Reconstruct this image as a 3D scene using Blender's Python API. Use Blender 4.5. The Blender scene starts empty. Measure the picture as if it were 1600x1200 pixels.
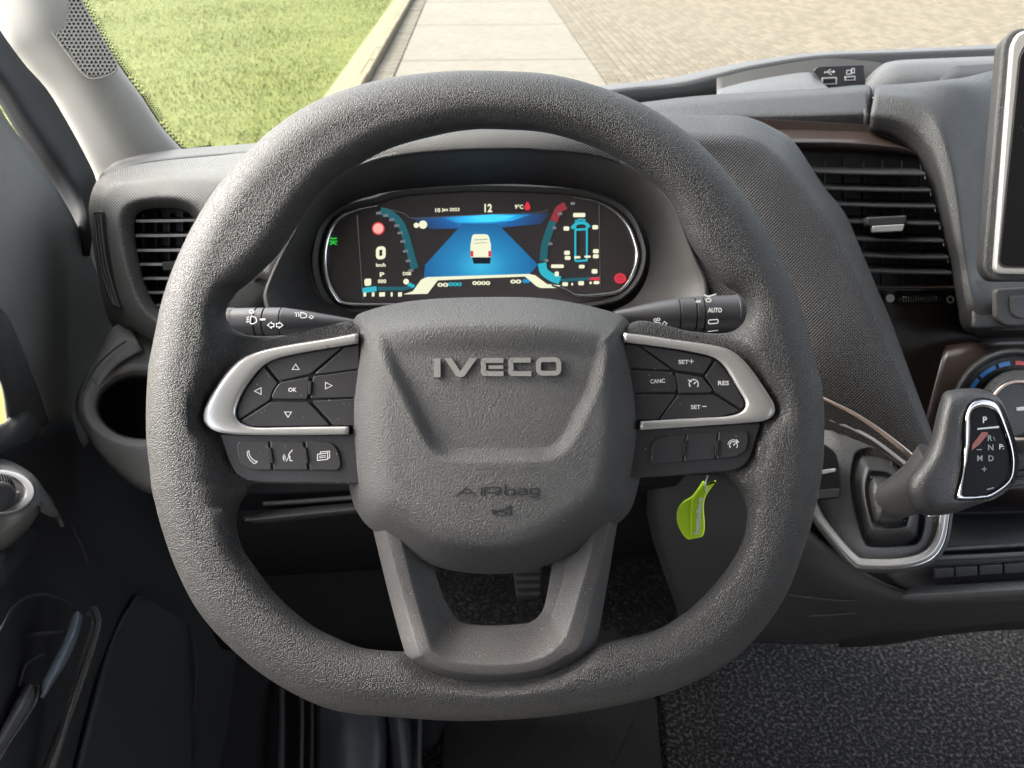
import bpy, bmesh, math, random
import numpy as np
from math import radians, sin, cos, pi
from mathutils import Vector, Matrix
random.seed(4); np.random.seed(4)
SC = bpy.context.scene
COL = SC.collection
# ---------------------------------------------------------------- camera
FPX = 1186.0
PITCH = radians(33)
CAM = Vector((0, 0, 1.95))
RV = Vector((1, 0, 0)); FV = Vector((0, cos(PITCH), -sin(PITCH))); UV = Vector((0, sin(PITCH), cos(PITCH)))
cd = bpy.data.cameras.new('camera'); cam = bpy.data.objects.new('camera', cd); COL.objects.link(cam)
cam.location = CAM; cam.rotation_euler = (pi/2-PITCH, 0, 0)
cd.sensor_width = 36; cd.lens = 36*FPX/1600; cd.clip_start = 0.02; cd.clip_end = 500
cd.dof.use_dof = True; cd.dof.focus_distance = 0.49; cd.dof.aperture_fstop = 16
SC.camera = cam
# ---------------------------------------------------------------- sky, sun, exposure
w = bpy.data.worlds.new('World'); SC.world = w; w.use_nodes = True
nt = w.node_tree; bg = nt.nodes['Background']
sk = nt.nodes.new('ShaderNodeTexSky'); sk.sky_type = 'NISHITA'; sk.sun_disc = False
SUN_EL, SUN_AZ = radians(38), radians(-70)     # azimuth measured from +Y towards +X
sk.sun_elevation = SUN_EL; sk.sun_rotation = SUN_AZ; sk.air_density = 1.0; sk.dust_density = 6.0; sk.ozone_density = 0.6
hs_ = nt.nodes.new('ShaderNodeHueSaturation'); hs_.inputs['Saturation'].default_value = .45      # overcast: a whiter sky all round
nt.links.new(sk.outputs[0], hs_.inputs['Color']); nt.links.new(hs_.outputs[0], bg.inputs[0]); bg.inputs[1].default_value = 0.15
sd = bpy.data.lights.new('sun', 'SUN'); sun = bpy.data.objects.new('sun', sd); COL.objects.link(sun)
sd.energy = 0.8; sd.angle = radians(75); sd.color = (1, .985, .965)
SDIR = Vector((sin(SUN_AZ)*cos(SUN_EL), cos(SUN_AZ)*cos(SUN_EL), sin(SUN_EL)))
sun.rotation_euler = SDIR.to_track_quat('Z', 'Y').to_euler(); sun.location = (-6, -4, 8)
SC.view_settings.view_transform = 'Standard'; SC.view_settings.look = 'None'
SC.view_settings.exposure = 2.88; SC.view_settings.gamma = 1
SC.cycles.use_denoising = True; SC.cycles.denoising_prefilter = 'NONE'; SC.cycles.max_bounces = 8; SC.cycles.diffuse_bounces = 5; SC.cycles.transparent_max_bounces = 12
SC.cycles.caustics_reflective = False; SC.cycles.caustics_refractive = False

# ---------------------------------------------------------------- geometry helpers
def ray(x, y): return FV + RV*((x-800)/FPX) - UV*((y-600)/FPX)
def at(x, y, d): return CAM + ray(x, y)*d                       # photo direction, real distance in metres
def onx(x, y, X): return CAM + ray(x, y)*(X/((x-800)/FPX))       # where that direction meets the upright plane at X
def onz(x, y, z=0.0):
    r = ray(x, y); return CAM + r*((z-CAM.z)/r.z)
class Frame:
    """A real plane: passes through at(x,y,d), normal given as (right, up, towards driver)."""
    def __init__(s, x, y, d, n):
        s.o = at(x, y, d); s.n = (RV*n[0]+UV*n[1]-FV*n[2]).normalized()
        s.e1 = (RV - s.n*RV.dot(s.n)).normalized(); s.e2 = s.n.cross(s.e1)
    def pt(s, x, y, h=0.0):
        r = ray(x, y); return CAM + r*((s.o+s.n*h-CAM).dot(s.n)/r.dot(s.n))
    def to2(s, p): q = p-s.o; return (q.dot(s.e1), q.dot(s.e2))
    def fr2(s, u, v, h=0.0): return s.o+s.e1*u+s.e2*v+s.n*h
def cr(pts, n, closed=False):
    """Catmull-Rom through tuples, n samples per span."""
    P = [np.array(p, float) for p in pts]; k = len(P); out = []
    for i in range(k if closed else k-1):
        if closed: a, b, c, d = P[i-1], P[i], P[(i+1) % k], P[(i+2) % k]
        else:
            b, c = P[i], P[i+1]
            a = P[i-1] if i else 2*b-c
            d = P[i+2] if i+2 < k else 2*c-b
        for j in range(n):
            t = j/n
            out.append(.5*((2*b)+(c-a)*t+(2*a-5*b+4*c-d)*t*t+(3*b-a-3*c+d)*t**3))
    if not closed: out.append(P[-1])
    return out
def rp(pts, seg=5, r0=0):
    """Polygon with rounded corners: (x,y[,r])."""
    out = []; k = len(pts)
    for i in range(k):
        p = np.array(pts[i][:2], float); r = pts[i][2] if len(pts[i]) > 2 else r0
        if r <= 0: out.append(p); continue
        a = np.array(pts[i-1][:2], float)-p; b = np.array(pts[(i+1) % k][:2], float)-p
        la, lb = np.linalg.norm(a), np.linalg.norm(b); m = min(r, la*.48, lb*.48)
        A = p+a/la*m; B = p+b/lb*m
        for j in range(seg+1):
            t = j/seg; out.append((1-t)**2*A+2*t*(1-t)*p+t*t*B)
    return out
def ell(cx, cy, rx, ry, n=32, a0=0, a1=2*pi, rot=0):
    full = abs(a1-a0-2*pi) < 1e-6; out = []
    for i in range(n if full else n+1):
        a = a0+(a1-a0)*i/n; x, y = rx*cos(a), ry*sin(a)
        out.append((cx+x*cos(rot)-y*sin(rot), cy+x*sin(rot)+y*cos(rot)))
    return out
WL = {}
def tag(o, label=None, cat=None, group=None, kind=None):
    for k, v in (('label', label), ('category', cat), ('group', group), ('kind', kind)):
        if v: o[k] = v
    return o
def thing(name, loc, label, cat, group=None):
    o = bpy.data.objects.new(name, None); COL.objects.link(o); o.location = loc; o.empty_display_size = .05
    WL[o.name] = Vector(loc); return tag(o, label, cat, group)
def put(o, parent, wl):
    WL[o.name] = Vector(wl); o.location = wl
    if parent is not None:
        o.parent = parent; o.matrix_parent_inverse = Matrix.Translation(-WL[parent.name])
    COL.objects.link(o)
def part(name, verts, faces, mat, parent=None, sharp=38, wn=False, solid=0, uvs=None, mats=None, fmat=None, smooth=True):
    """Mesh object from world-space verts."""
    V = np.array([tuple(v) for v in verts], float)
    c = (V.min(0)+V.max(0))/2
    me = bpy.data.meshes.new(name); me.from_pydata((V-c).tolist(), [], [list(map(int, f)) for f in faces])
    me.validate(); me.update()
    bm = bmesh.new(); bm.from_mesh(me); bmesh.ops.recalc_face_normals(bm, faces=bm.faces[:]) if wn else None
    bm.to_mesh(me); bm.free()
    if mats:
        for m in mats: me.materials.append(m)
        me.polygons.foreach_set('material_index', fmat)
    else: me.materials.append(mat)
    if smooth:
        me.shade_smooth(); me.set_sharp_from_angle(angle=radians(sharp))
    o = bpy.data.objects.new(name, me); put(o, parent, c)
    if solid:
        m = o.modifiers.new('thickness', 'SOLIDIFY'); m.thickness = solid; m.offset = -1
    if wn:
        m = o.modifiers.new('normals', 'WEIGHTED_NORMAL'); m.keep_sharp = True
    return o
def grid_faces(n, m, cu=False, cv=False, off=0):
    F = []
    for i in range(n if cu else n-1):
        for j in range(m if cv else m-1):
            a, b = i*m+j, ((i+1) % n)*m+j; c, d = ((i+1) % n)*m+(j+1) % m, i*m+(j+1) % m
            F.append((off+a, off+b, off+c, off+d))
    return F
def facecam(V, F):
    """Flip a whole patch so its mean normal looks at the camera."""
    s = 0
    for f in F[::max(1, len(F)//60)]:
        a, b, c = (Vector(V[f[0]]), Vector(V[f[1]]), Vector(V[f[2]]))
        s += (b-a).cross(c-a).normalized().dot((CAM-a).normalized())
    return F if s > 0 else [tuple(reversed(f)) for f in F]
def fillet_rows(rows, f=.15, k=4):
    out = [rows[0]]
    for i in range(1, len(rows)-1):
        p, q, r = rows[i-1], rows[i], rows[i+1]
        A = [a+(b-a)*(1-f) for a, b in zip(p, q)]; B = [b+(c-b)*f for b, c in zip(q, r)]
        for j in range(k+1):
            t = j/k; out.append([(1-t)**2*a+2*t*(1-t)*b+t*t*c for a, b, c in zip(A, q, B)])
    out.append(rows[-1]); return out
def patch(name, rows, mat, parent, nu=6, nv=4, fil=None, closed=False, solid=.003, sharp=50, pts=False):
    """Surface through rows of (x,y,depth): smooth along rows; smooth (fil None) or folded with small radii (fil) across them."""
    R = []
    for r in rows:
        w3 = r if pts else [tuple(at(*p)) for p in r]
        R.append(cr(w3, nu, closed) if nu > 1 else [np.array(p) for p in w3])
    if fil is not None: R = fillet_rows(R, fil) if fil > 0 else R
    elif nv > 1:
        m = len(R[0]); cols = [cr([R[i][j] for i in range(len(R))], nv) for j in range(m)]
        R = [[cols[j][i] for j in range(m)] for i in range(len(cols[0]))]
    V = [tuple(p) for r in R for p in r]; F = facecam(V, grid_faces(len(R), len(R[0]), False, closed))
    return part(name, V, F, mat, parent, sharp=sharp, solid=solid)
def inset2(P, d):
    k = len(P); out = []
    ar = sum(P[i][0]*P[(i+1) % k][1]-P[(i+1) % k][0]*P[i][1] for i in range(k)); sg = 1 if ar > 0 else -1
    for i in range(k):
        a, p, b = np.array(P[i-1]), np.array(P[i]), np.array(P[(i+1) % k])
        e1 = p-a; e2 = b-p; l1, l2 = np.linalg.norm(e1), np.linalg.norm(e2)
        if l1 < 1e-9 or l2 < 1e-9: out.append(p); continue
        n1 = np.array((-e1[1], e1[0]))/l1*sg; n2 = np.array((-e2[1], e2[0]))/l2*sg
        m = n1+n2; q = max(.35, m.dot(m)/2); out.append(p+m/q*d*1.0)
    return out
def dedupe(P):
    out = []
    for p in P:
        if not out or abs(p[0]-out[-1][0])+abs(p[1]-out[-1][1]) > 1e-3: out.append((float(p[0]), float(p[1])))
    if len(out) > 2 and abs(out[0][0]-out[-1][0])+abs(out[0][1]-out[-1][1]) < 1e-3: out.pop()
    return out
def plate(name, poly, fr, h, t, mat, parent, bev=.0006, segs=3):
    """Solid plate: outline traced on the plane fr at height h, thickness t, rounded front edge."""
    P = dedupe(poly); k = len(P)
    Q = [fr.to2(fr.pt(x, y, h)) for x, y in P]
    rings = [(Q, h-t), (Q, h-bev)]
    for s in range(1, segs+1):
        a = s/segs*pi/2; rings.append((inset2(Q, bev*(1-cos(a))), h-bev+bev*sin(a)))
    V = [fr.fr2(q[0], q[1], hh) for R, hh in rings for q in R]
    F = grid_faces(len(rings), k, False, True)
    F.append(tuple(range((len(rings)-1)*k, len(rings)*k))); F.append(tuple(range(k)))
    o = part(name, V, F, mat, parent, sharp=50)
    for p in o.data.polygons:
        if len(p.vertices) > 6 or k <= 6 and p.index >= len(F)-2: p.use_smooth = False
    return o
def loft(name, rings, mat, parent, nu=6, cap=False, fil=None, nv=1, pts=False, solid=.002, sharp=45, back=False):
    """Closed rings (same point count) joined to a surface."""
    R = [cr(r if pts else [tuple(at(*p)) for p in r], nu, True) if nu > 1 else [np.array(tuple(p)) for p in r] for r in rings]
    if fil: R = fillet_rows(R, fil)
    elif nv > 1:
        m = len(R[0]); cols = [cr([R[i][j] for i in range(len(R))], nv) for j in range(m)]
        R = [[cols[j][i] for j in range(m)] for i in range(len(cols[0]))]
    m = len(R[0]); V = [tuple(p) for r in R for p in r]; F = grid_faces(len(R), m, False, True)
    if cap: F.append(tuple(range((len(R)-1)*m, len(R)*m)))
    if back: F.append(tuple(reversed(range(m))))
    F = facecam(V, F) if not back else F
    return part(name, V, F, mat, parent, sharp=sharp, solid=solid, wn=back)
def sweep_geo(path, rad, closed=False, k=10, up=None, prof=None):
    """Tube along world points; rad is a number, list, or list of (ra, rb)."""
    P = [np.array(tuple(p), float) for p in path]; n = len(P); V = []
    upv = np.array(tuple(up if up is not None else FV), float)
    for i in range(n):
        t = P[(i+1) % n]-P[i-1] if closed else P[min(i+1, n-1)]-P[max(i-1, 0)]
        t = t/(np.linalg.norm(t)+1e-12); s = np.cross(t, upv); s /= (np.linalg.norm(s)+1e-12); q = np.cross(s, t)
        r = rad[i] if isinstance(rad, (list, tuple)) else rad
        ra, rb = r if isinstance(r, (list, tuple)) else (r, r)
        for j in range(k):
            a = 2*pi*j/k
            x, y = (cos(a), sin(a)) if prof is None else prof[j]
            V.append(P[i]+s*ra*x+q*rb*y)
    F = grid_faces(n, k, closed, True)
    if not closed: F += [tuple(reversed(range(k))), tuple(range((n-1)*k, n*k))]
    return V, F
def sweep(name, path, rad, mat, parent, closed=False, k=10, up=None, prof=None, sharp=50):
    V, F = sweep_geo(path, rad, closed, len(prof) if prof else k, up, prof)
    return part(name, V, F, mat, parent, wn=True, sharp=sharp)
def lathe(name, a, b, prof, mat, parent, k=40, sharp=35):
    """Turned shape on the axis a->b: prof = (fraction along, radius)."""
    a, b = Vector(a), Vector(b); ax = (b-a); t = ax.normalized(); s = t.cross(FV).normalized(); q = s.cross(t); V = []
    for f, r in prof:
        for j in range(k): an = 2*pi*j/k; V.append(a+ax*f+(s*cos(an)+q*sin(an))*r)
    n = len(prof); F = grid_faces(n, k, False, True)+[tuple(reversed(range(k))), tuple(range((n-1)*k, n*k))]
    return part(name, V, F, mat, parent, wn=True, sharp=sharp)
class MB:
    """Collects flat printed strokes and fills into one thin mesh."""
    def __init__(s): s.V = []; s.F = []
    def fill(s, fr, poly, h, t=.00012):
        P = dedupe(poly); k = len(P); o = len(s.V)
        for hh in (h, h-t): s.V += [fr.pt(x, y, hh) for x, y in P]
        s.F.append(tuple(range(o, o+k)))
        for i in range(k): j = (i+1) % k; s.F.append((o+i, o+j, o+k+j, o+k+i))
        return s
    def stroke(s, fr, pts, w, h, t=.00012, closed=False):
        P = [np.array(p[:2], float) for p in pts]; n = len(P); L = []; Rr = []
        for i in range(n):
            a = P[i-1] if (closed or i) else P[i]; b = P[(i+1) % n] if (closed or i < n-1) else P[i]
            d1 = P[i]-a; d2 = b-P[i]
            d1 = d1/np.linalg.norm(d1) if np.linalg.norm(d1) > 1e-6 else None; d2 = d2/np.linalg.norm(d2) if np.linalg.norm(d2) > 1e-6 else None
            if d1 is None: d1 = d2
            if d2 is None: d2 = d1
            n1 = np.array((-d1[1], d1[0])); n2 = np.array((-d2[1], d2[0])); m = n1+n2; m = m/max(.5, m.dot(m)/2)
            L.append(P[i]+m*w/2); Rr.append(P[i]-m*w/2)
        o = len(s.V)
        for i in range(n):
            for q in (L[i], Rr[i]):
                s.V.append(fr.pt(q[0], q[1], h)); s.V.append(fr.pt(q[0], q[1], h-t))
        for i in range(n if closed else n-1):
            a, b = o+4*i, o+4*((i+1) % n)
            s.F += [(a, b, b+2, a+2), (a, a+1, b+1, b), (a+2, b+2, b+3, a+3)]
        if not closed:
            for a in (o, o+4*(n-1)): s.F.append((a, a+2, a+3, a+1))
        return s
    def text(s, fr, txt, x, y, hpx, h, t=.00012, wpx=None, rot=0, bold=0, shear=0):
        cu = bpy.data.curves.new('lettering', 'FONT'); cu.body = txt; cu.extrude = 0; cu.offset = bold; cu.resolution_u = 3; cu.shear = shear
        ob = bpy.data.objects.new('lettering', cu); COL.objects.link(ob)
        dg = bpy.context.evaluated_depsgraph_get(); me = bpy.data.meshes.new_from_object(ob.evaluated_get(dg))
        v = np.array([p.co[:2] for p in me.vertices]); fs = [tuple(p.vertices) for p in me.polygons]
        bpy.data.objects.remove(ob); bpy.data.curves.remove(cu)
        lo, hi = v.min(0), v.max(0); sy = hpx/(hi[1]-lo[1]); sx = sy if wpx is None else wpx/(hi[0]-lo[0])
        v = (v-(lo+hi)/2)*(sx, -sy); c, q = cos(rot), sin(rot); o = len(s.V)
        s.V += [fr.pt(x+a*c-b*q, y+a*q+b*c, h) for a, b in v]; s.F += [tuple(o+i for i in f) for f in fs]
        bpy.data.meshes.remove(me); return s
    def box(s, o, ux, uy, uz):
        k = len(s.V); o = Vector(o)
        for c in (0, 1):
            for b in (0, 1):
                for a in (0, 1): s.V.append(o+Vector(ux)*a+Vector(uy)*b+Vector(uz)*c)
        s.F += [tuple(k+i for i in f) for f in ((0, 2, 3, 1), (4, 5, 7, 6), (0, 1, 5, 4), (2, 6, 7, 3), (0, 4, 6, 2), (1, 3, 7, 5))]
        return s
    def add(s, VF):
        V, F = VF; o = len(s.V); s.V += list(V); s.F += [tuple(o+i for i in f) for f in F]; return s
    def build(s, name, mat, parent=None, sharp=35, wn=False): return part(name, s.V, s.F, mat, parent, sharp=sharp, wn=wn)

# ---------------------------------------------------------------- materials
def mat(name, col, rough=.5, metal=0, spec=.5, grain=None, vary=.12, em=None, ems=1.0, coat=0):
    """grain: list of (kind, scale per metre, bump distance m, strength)."""
    m = bpy.data.materials.new(name); m.use_nodes = True; N = m.node_tree.nodes; L = m.node_tree.links; b = N['Principled BSDF']
    b.inputs['Base Color'].default_value = (*col, 1); b.inputs['Roughness'].default_value = rough; b.inputs['Metallic'].default_value = metal
    b.inputs['Specular IOR Level'].default_value = spec; b.inputs['Coat Weight'].default_value = coat
    if em: b.inputs['Emission Color'].default_value = (*em, 1); b.inputs['Emission Strength'].default_value = ems
    tc = N.new('ShaderNodeTexCoord')
    if vary:
        n = N.new('ShaderNodeTexNoise'); n.inputs['Scale'].default_value = 14; n.inputs['Detail'].default_value = 6; L.new(tc.outputs['Object'], n.inputs['Vector'])
        mx = N.new('ShaderNodeMix'); mx.data_type = 'RGBA'; mx.inputs[6].default_value = (*[c*(1-vary) for c in col], 1); mx.inputs[7].default_value = (*[min(1, c*(1+vary)) for c in col], 1)
        L.new(n.outputs['Fac'], mx.inputs[0]); L.new(mx.outputs[2], b.inputs['Base Color'])
        mr = N.new('ShaderNodeMapRange'); mr.inputs[3].default_value = max(.02, rough-.07); mr.inputs[4].default_value = min(1, rough+.07)
        n2 = N.new('ShaderNodeTexNoise'); n2.inputs['Scale'].default_value = 45; n2.inputs['Detail'].default_value = 5; L.new(tc.outputs['Object'], n2.inputs['Vector'])
        L.new(n2.outputs['Fac'], mr.inputs[0]); L.new(mr.outputs[0], b.inputs['Roughness'])
    prev = None
    for kind, sc, dist, st in (grain or []):
        if kind == 'noise':
            g = N.new('ShaderNodeTexNoise'); g.inputs['Scale'].default_value = sc; g.inputs['Detail'].default_value = 3; g.inputs['Roughness'].default_value = .6; out = g.outputs['Fac']
            L.new(tc.outputs['Object'], g.inputs['Vector'])
        elif kind == 'leather':
            d = N.new('ShaderNodeTexNoise'); d.inputs['Scale'].default_value = sc*.7; d.inputs['Detail'].default_value = 2; L.new(tc.outputs['Object'], d.inputs['Vector'])
            ml = N.new('ShaderNodeVectorMath'); ml.operation = 'SCALE'; ml.inputs['Scale'].default_value = 1.1/sc; L.new(d.outputs['Color'], ml.inputs[0])
            ad = N.new('ShaderNodeVectorMath'); L.new(tc.outputs['Object'], ad.inputs[0]); L.new(ml.outputs[0], ad.inputs[1])
            g = N.new('ShaderNodeTexVoronoi'); g.feature = 'F1'; g.inputs['Scale'].default_value = sc; L.new(ad.outputs[0], g.inputs['Vector'])
            r = N.new('ShaderNodeMapRange'); r.interpolation_type = 'SMOOTHSTEP'; r.inputs[1].default_value = .25; r.inputs[2].default_value = .75; r.inputs[3].default_value = 1; r.inputs[4].default_value = 0
            L.new(g.outputs['Distance'], r.inputs[0]); out = r.outputs[0]
        elif kind == 'dots':
            g = N.new('ShaderNodeTexVoronoi'); g.feature = 'F1'; g.inputs['Scale'].default_value = sc; g.inputs['Randomness'].default_value = 0.0
            mp = N.new('ShaderNodeMapping'); mp.inputs['Rotation'].default_value = (PITCH, 0, pi/4); mp.inputs['Scale'].default_value = (1, 1, .02)
            mp.vector_type = 'TEXTURE'; mp.inputs['Rotation'].default_value = (pi/2-PITCH, 0, 0); mp.inputs['Scale'].default_value = (1, 1, 50)
            mp2 = N.new('ShaderNodeMapping'); mp2.inputs['Rotation'].default_value = (0, 0, pi/4)
            L.new(tc.outputs['Object'], mp.inputs[0]); L.new(mp.outputs[0], mp2.inputs[0]); L.new(mp2.outputs[0], g.inputs['Vector']); out = g.outputs['Distance']
        elif kind == 'weave':
            g = N.new('ShaderNodeTexBrick'); g.inputs['Scale'].default_value = sc; g.inputs['Mortar Size'].default_value = .12; g.inputs['Mortar Smooth'].default_value = 1; g.inputs['Brick Width'].default_value = 1.0; g.inputs['Row Height'].default_value = .5
            mp = N.new('ShaderNodeMapping'); mp.inputs['Rotation'].default_value = (pi/2, 0, pi/2); mp.vector_type = 'TEXTURE'
            L.new(tc.outputs['Object'], mp.inputs[0]); L.new(mp.outputs[0], g.inputs['Vector']); out = g.outputs['Fac']
        bp = N.new('ShaderNodeBump'); bp.inputs['Strength'].default_value = st; bp.inputs['Distance'].default_value = dist; L.new(out, bp.inputs['Height'])
        if prev: L.new(prev.outputs[0], bp.inputs['Normal'])
        prev = bp
    if prev: L.new(prev.outputs[0], b.inputs['Normal'])
    return m
M = dict(
    leather=mat('rim_leather', (.026, .0258, .0262), .45, spec=.45, grain=[('leather', 1200, .00042, 1.0), ('noise', 2600, .00012, .5)]),
    hub=mat('grained_hub', (.056, .056, .0565), .44, spec=.5, grain=[('noise', 1050, .0012, 1.0)], vary=.06),
    spoke=mat('satin_grey_plastic', (.056, .0535, .053), .5, grain=[('noise', 1200, .0005, .9)], vary=.05),
    silver=mat('satin_silver', (.56, .55, .54), .30, metal=.6, grain=[('noise', 3000, .00003, .5)], vary=.04),
    chrome=mat('polished_metal', (.72, .73, .74), .16, metal=1, vary=.03),
    key=mat('button_plastic', (.035, .034, .038), .42, grain=[('noise', 2500, .00005, .5)]),
    black=mat('black_plastic', (.007, .007, .0077), .65, spec=.2, grain=[('noise', 800, .0004, .6)]),
    cup=mat('cup_holder_sidelit', (.15, .148, .144), .46, grain=[('noise', 760, .0005, .8)]),  # paler than the pod: side window light put into the colour
    gap=mat('black_gap', (.008, .008, .009), .5, vary=0),
    white=mat('white_print', (.78, .78, .76), .5, vary=0, em=None),
    grey_print=mat('grey_print', (.30, .31, .33), .5, vary=0),
    dash=mat('dash_plastic', (.025, .025, .026), .46, grain=[('noise', 760, .0010, 1.0)], vary=.08),
    dash_light=mat('light_dash_plastic', (.074, .074, .075), .46, grain=[('noise', 760, .0008, 1.0)], vary=.08),
    pod=mat('pod_plastic', (.085, .083, .079), .48, grain=[('dots', 460, .0012, 1.0)], vary=.05),
    hood=mat('patterned_hood', (.0195, .0175, .0168), .45, grain=[('dots', 460, .0014, 1.0)], vary=.06),
    dark=mat('dark_plastic', (.022, .0223, .024), .52, grain=[('noise', 800, .0004, .6)]),
    gloss=mat('gloss_black', (.008, .008, .009), .12, spec=.25, vary=.05),
    brown=mat('brown_black_panel', (.031, .0215, .0185), .3, grain=[('noise', 1500, .00008, .5)]),
    slat=mat('vent_slat', (.034, .034, .036), .4, grain=[('noise', 1500, .0001, .4)]),
    slat_glint=mat('vent_glint_bright', (.50, .50, .48), .38), slat_glint_dim=mat('vent_glint_dim', (.085, .085, .086), .35),  # slat front highlights painted as colour, one bright and one dim
    pillar=mat('pillar_trim', (.41, .395, .36), .7, spec=.25, grain=[('noise', 700, .0003, .5)], vary=.04),
    seal=mat('rubber_seal', (.022, .023, .025), .6, grain=[('noise', 700, .0004, .6)]),
    door=mat('door_plastic', (.16, .16, .152), .5, grain=[('noise', 650, .0007, .8)], vary=.1),
    doorweave=mat('door_weave', (.028, .030, .034), .5, grain=[('weave', 190, .0012, .9)]),
    lime=mat('lime_plastic', (.56, .86, .035), .35, vary=.08),
    wire=mat('steel_wire', (.5, .5, .48), .3, metal=1),
    blue=mat('blue_print', (.04, .22, .60), .45, vary=0), red=mat('red_print', (.72, .07, .08), .45, vary=0), orange=mat('orange_print', (.30, .030, .010), .45, vary=0),
    copper=mat('warm_silver', (.55, .44, .38), .3, metal=.9, vary=.05),
    boot=mat('boot_leather', (.030, .030, .031), .45, grain=[('leather', 900, .0002, .5)]),
    knob=mat('knob_leather', (.024, .024, .026), .42, grain=[('leather', 1100, .00022, .7)]),
)
# ================================================================ outside: ground, road, path, kerb, lawn
GD = ray(738, -170); GD.z = 0; GD.normalize(); GX = Vector((GD.y, -GD.x, 0))       # along the road, across it
def cs(x, y, z=0): p = onz(x, y, z); return (p.dot(GX), p.dot(GD))
def gpt(c, s, z=0): v = GX*c+GD*s; return Vector((v.x, v.y, z))
def mid(a, b, z=0): return (cs(*a, z)[0]+cs(*b, z)[0])/2
def ground_mat(name, cols, scales, rough=.85, bump=.01):
    m = bpy.data.materials.new(name); m.use_nodes = True; N = m.node_tree.nodes; L = m.node_tree.links; b = N['Principled BSDF']
    b.inputs['Roughness'].default_value = rough; b.inputs['Specular IOR Level'].default_value = .25
    tc = N.new('ShaderNodeTexCoord'); prev = None
    for i, sc in enumerate(scales):
        n = N.new('ShaderNodeTexNoise'); n.inputs['Scale'].default_value = sc; n.inputs['Detail'].default_value = 8; n.inputs['Roughness'].default_value = .65
        L.new(tc.outputs['Object'], n.inputs['Vector'])
        r = N.new('ShaderNodeValToRGB'); r.color_ramp.elements[0].position = .36; r.color_ramp.elements[1].position = .66
        r.color_ramp.elements[0].color = (*cols[2*i], 1); r.color_ramp.elements[1].color = (*cols[2*i+1], 1); L.new(n.outputs['Fac'], r.inputs[0])
        if prev is None: prev = r.outputs[0]
        else:
            mx = N.new('ShaderNodeMix'); mx.data_type = 'RGBA'; mx.inputs[0].default_value = .5; L.new(prev, mx.inputs[6]); L.new(r.outputs[0], mx.inputs[7]); prev = mx.outputs[2]
    L.new(prev, b.inputs['Base Color'])
    n = N.new('ShaderNodeTexNoise'); n.inputs['Scale'].default_value = 60; n.inputs['Detail'].default_value = 5; L.new(tc.outputs['Object'], n.inputs['Vector'])
    bp = N.new('ShaderNodeBump'); bp.inputs['Distance'].default_value = bump*.25; L.new(n.outputs['Fac'], bp.inputs['Height']); L.new(bp.outputs[0], b.inputs['Normal'])
    return m
m_soil = ground_mat('ground_gravel', [(.10, .098, .09), (.15, .145, .13)], [1.5])
m_lawn = ground_mat('lawn_turf', [(.088, .112, .016), (.124, .144, .026), (.08, .098, .016), (.15, .15, .038)], [.5, 3])
m_conc = ground_mat('concrete', [(0.1419, 0.1290, 0.1049), (0.1763, 0.1634, 0.1333), (0.1376, 0.1247, 0.0998), (0.1892, 0.1780, 0.1479)], [.8, 6])
m_kerb = ground_mat('kerb_concrete', [(0.1600, 0.1333, 0.0800), (0.2133, 0.1815, 0.1170), (0.1281, 0.1118, 0.0800), (0.2236, 0.1969, 0.1436)], [2, 14])
m_gut = ground_mat('gutter_stone', [(.062, .056, .043), (.149, .130, .099), (.074, .068, .053), (.186, .167, .130)], [3, 12])
m_brick = [ground_mat('paving_brick_%s' % n, [a, b, a, b], [3, 25]) for n, a, b in (('tan', (0.1330, 0.1140, 0.0851), (0.1444, 0.1239, 0.0927)), ('pale', (0.1482, 0.1277, 0.0958), (0.1596, 0.1383, 0.1049)), ('brown', (0.1178, 0.0996, 0.0730), (0.1292, 0.1102, 0.0821)))]
m_joint = ground_mat('joint_sand', [(0.0820, 0.0682, 0.0512), (0.1089, 0.0919, 0.0682)], [20])
def sheet(name, c0, c1, s0, s1, z, m, parent=None, kind='structure', n=1):
    o = part(name, [gpt(c0, s0, z), gpt(c1, s0, z), gpt(c1, s1, z), gpt(c0, s1, z)], [(0, 1, 2, 3)], m, parent, smooth=False)
    if kind: o['kind'] = kind
    return o
sheet('ground', -200, 200, -200, 200, -.06, m_soil)
KZ = .09
cA = mid((522, 159), (603, 0), KZ)          # lawn edge
cB = mid((565, 144), (621, 0), KZ)          # worn strip / kerb
cC = mid((578, 142), (631, 0), KZ)          # kerb front
cD = mid((634, 120), (655, 0))              # gutter / path
cE = mid((950, 128), (856, 0))              # path / border row
cF = cE+.28
print('ACROSS', [round(c, 2) for c in (cA, cB, cC, cD, cE)], [round(cs(700, y)[1], 2) for y in (3, 40, 94, 130)])
lawn = sheet('lawn', -60, cA, 2, 90, KZ-.012, m_lawn)
m_worn = ground_mat('worn_verge', [(.20, .17, .10), (.25, .22, .13), (.19, .165, .105), (.21, .20, .09)], [1.5, 12])
sheet('verge_path', cA, cB, 2, 60, KZ-.010, m_worn)
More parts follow.
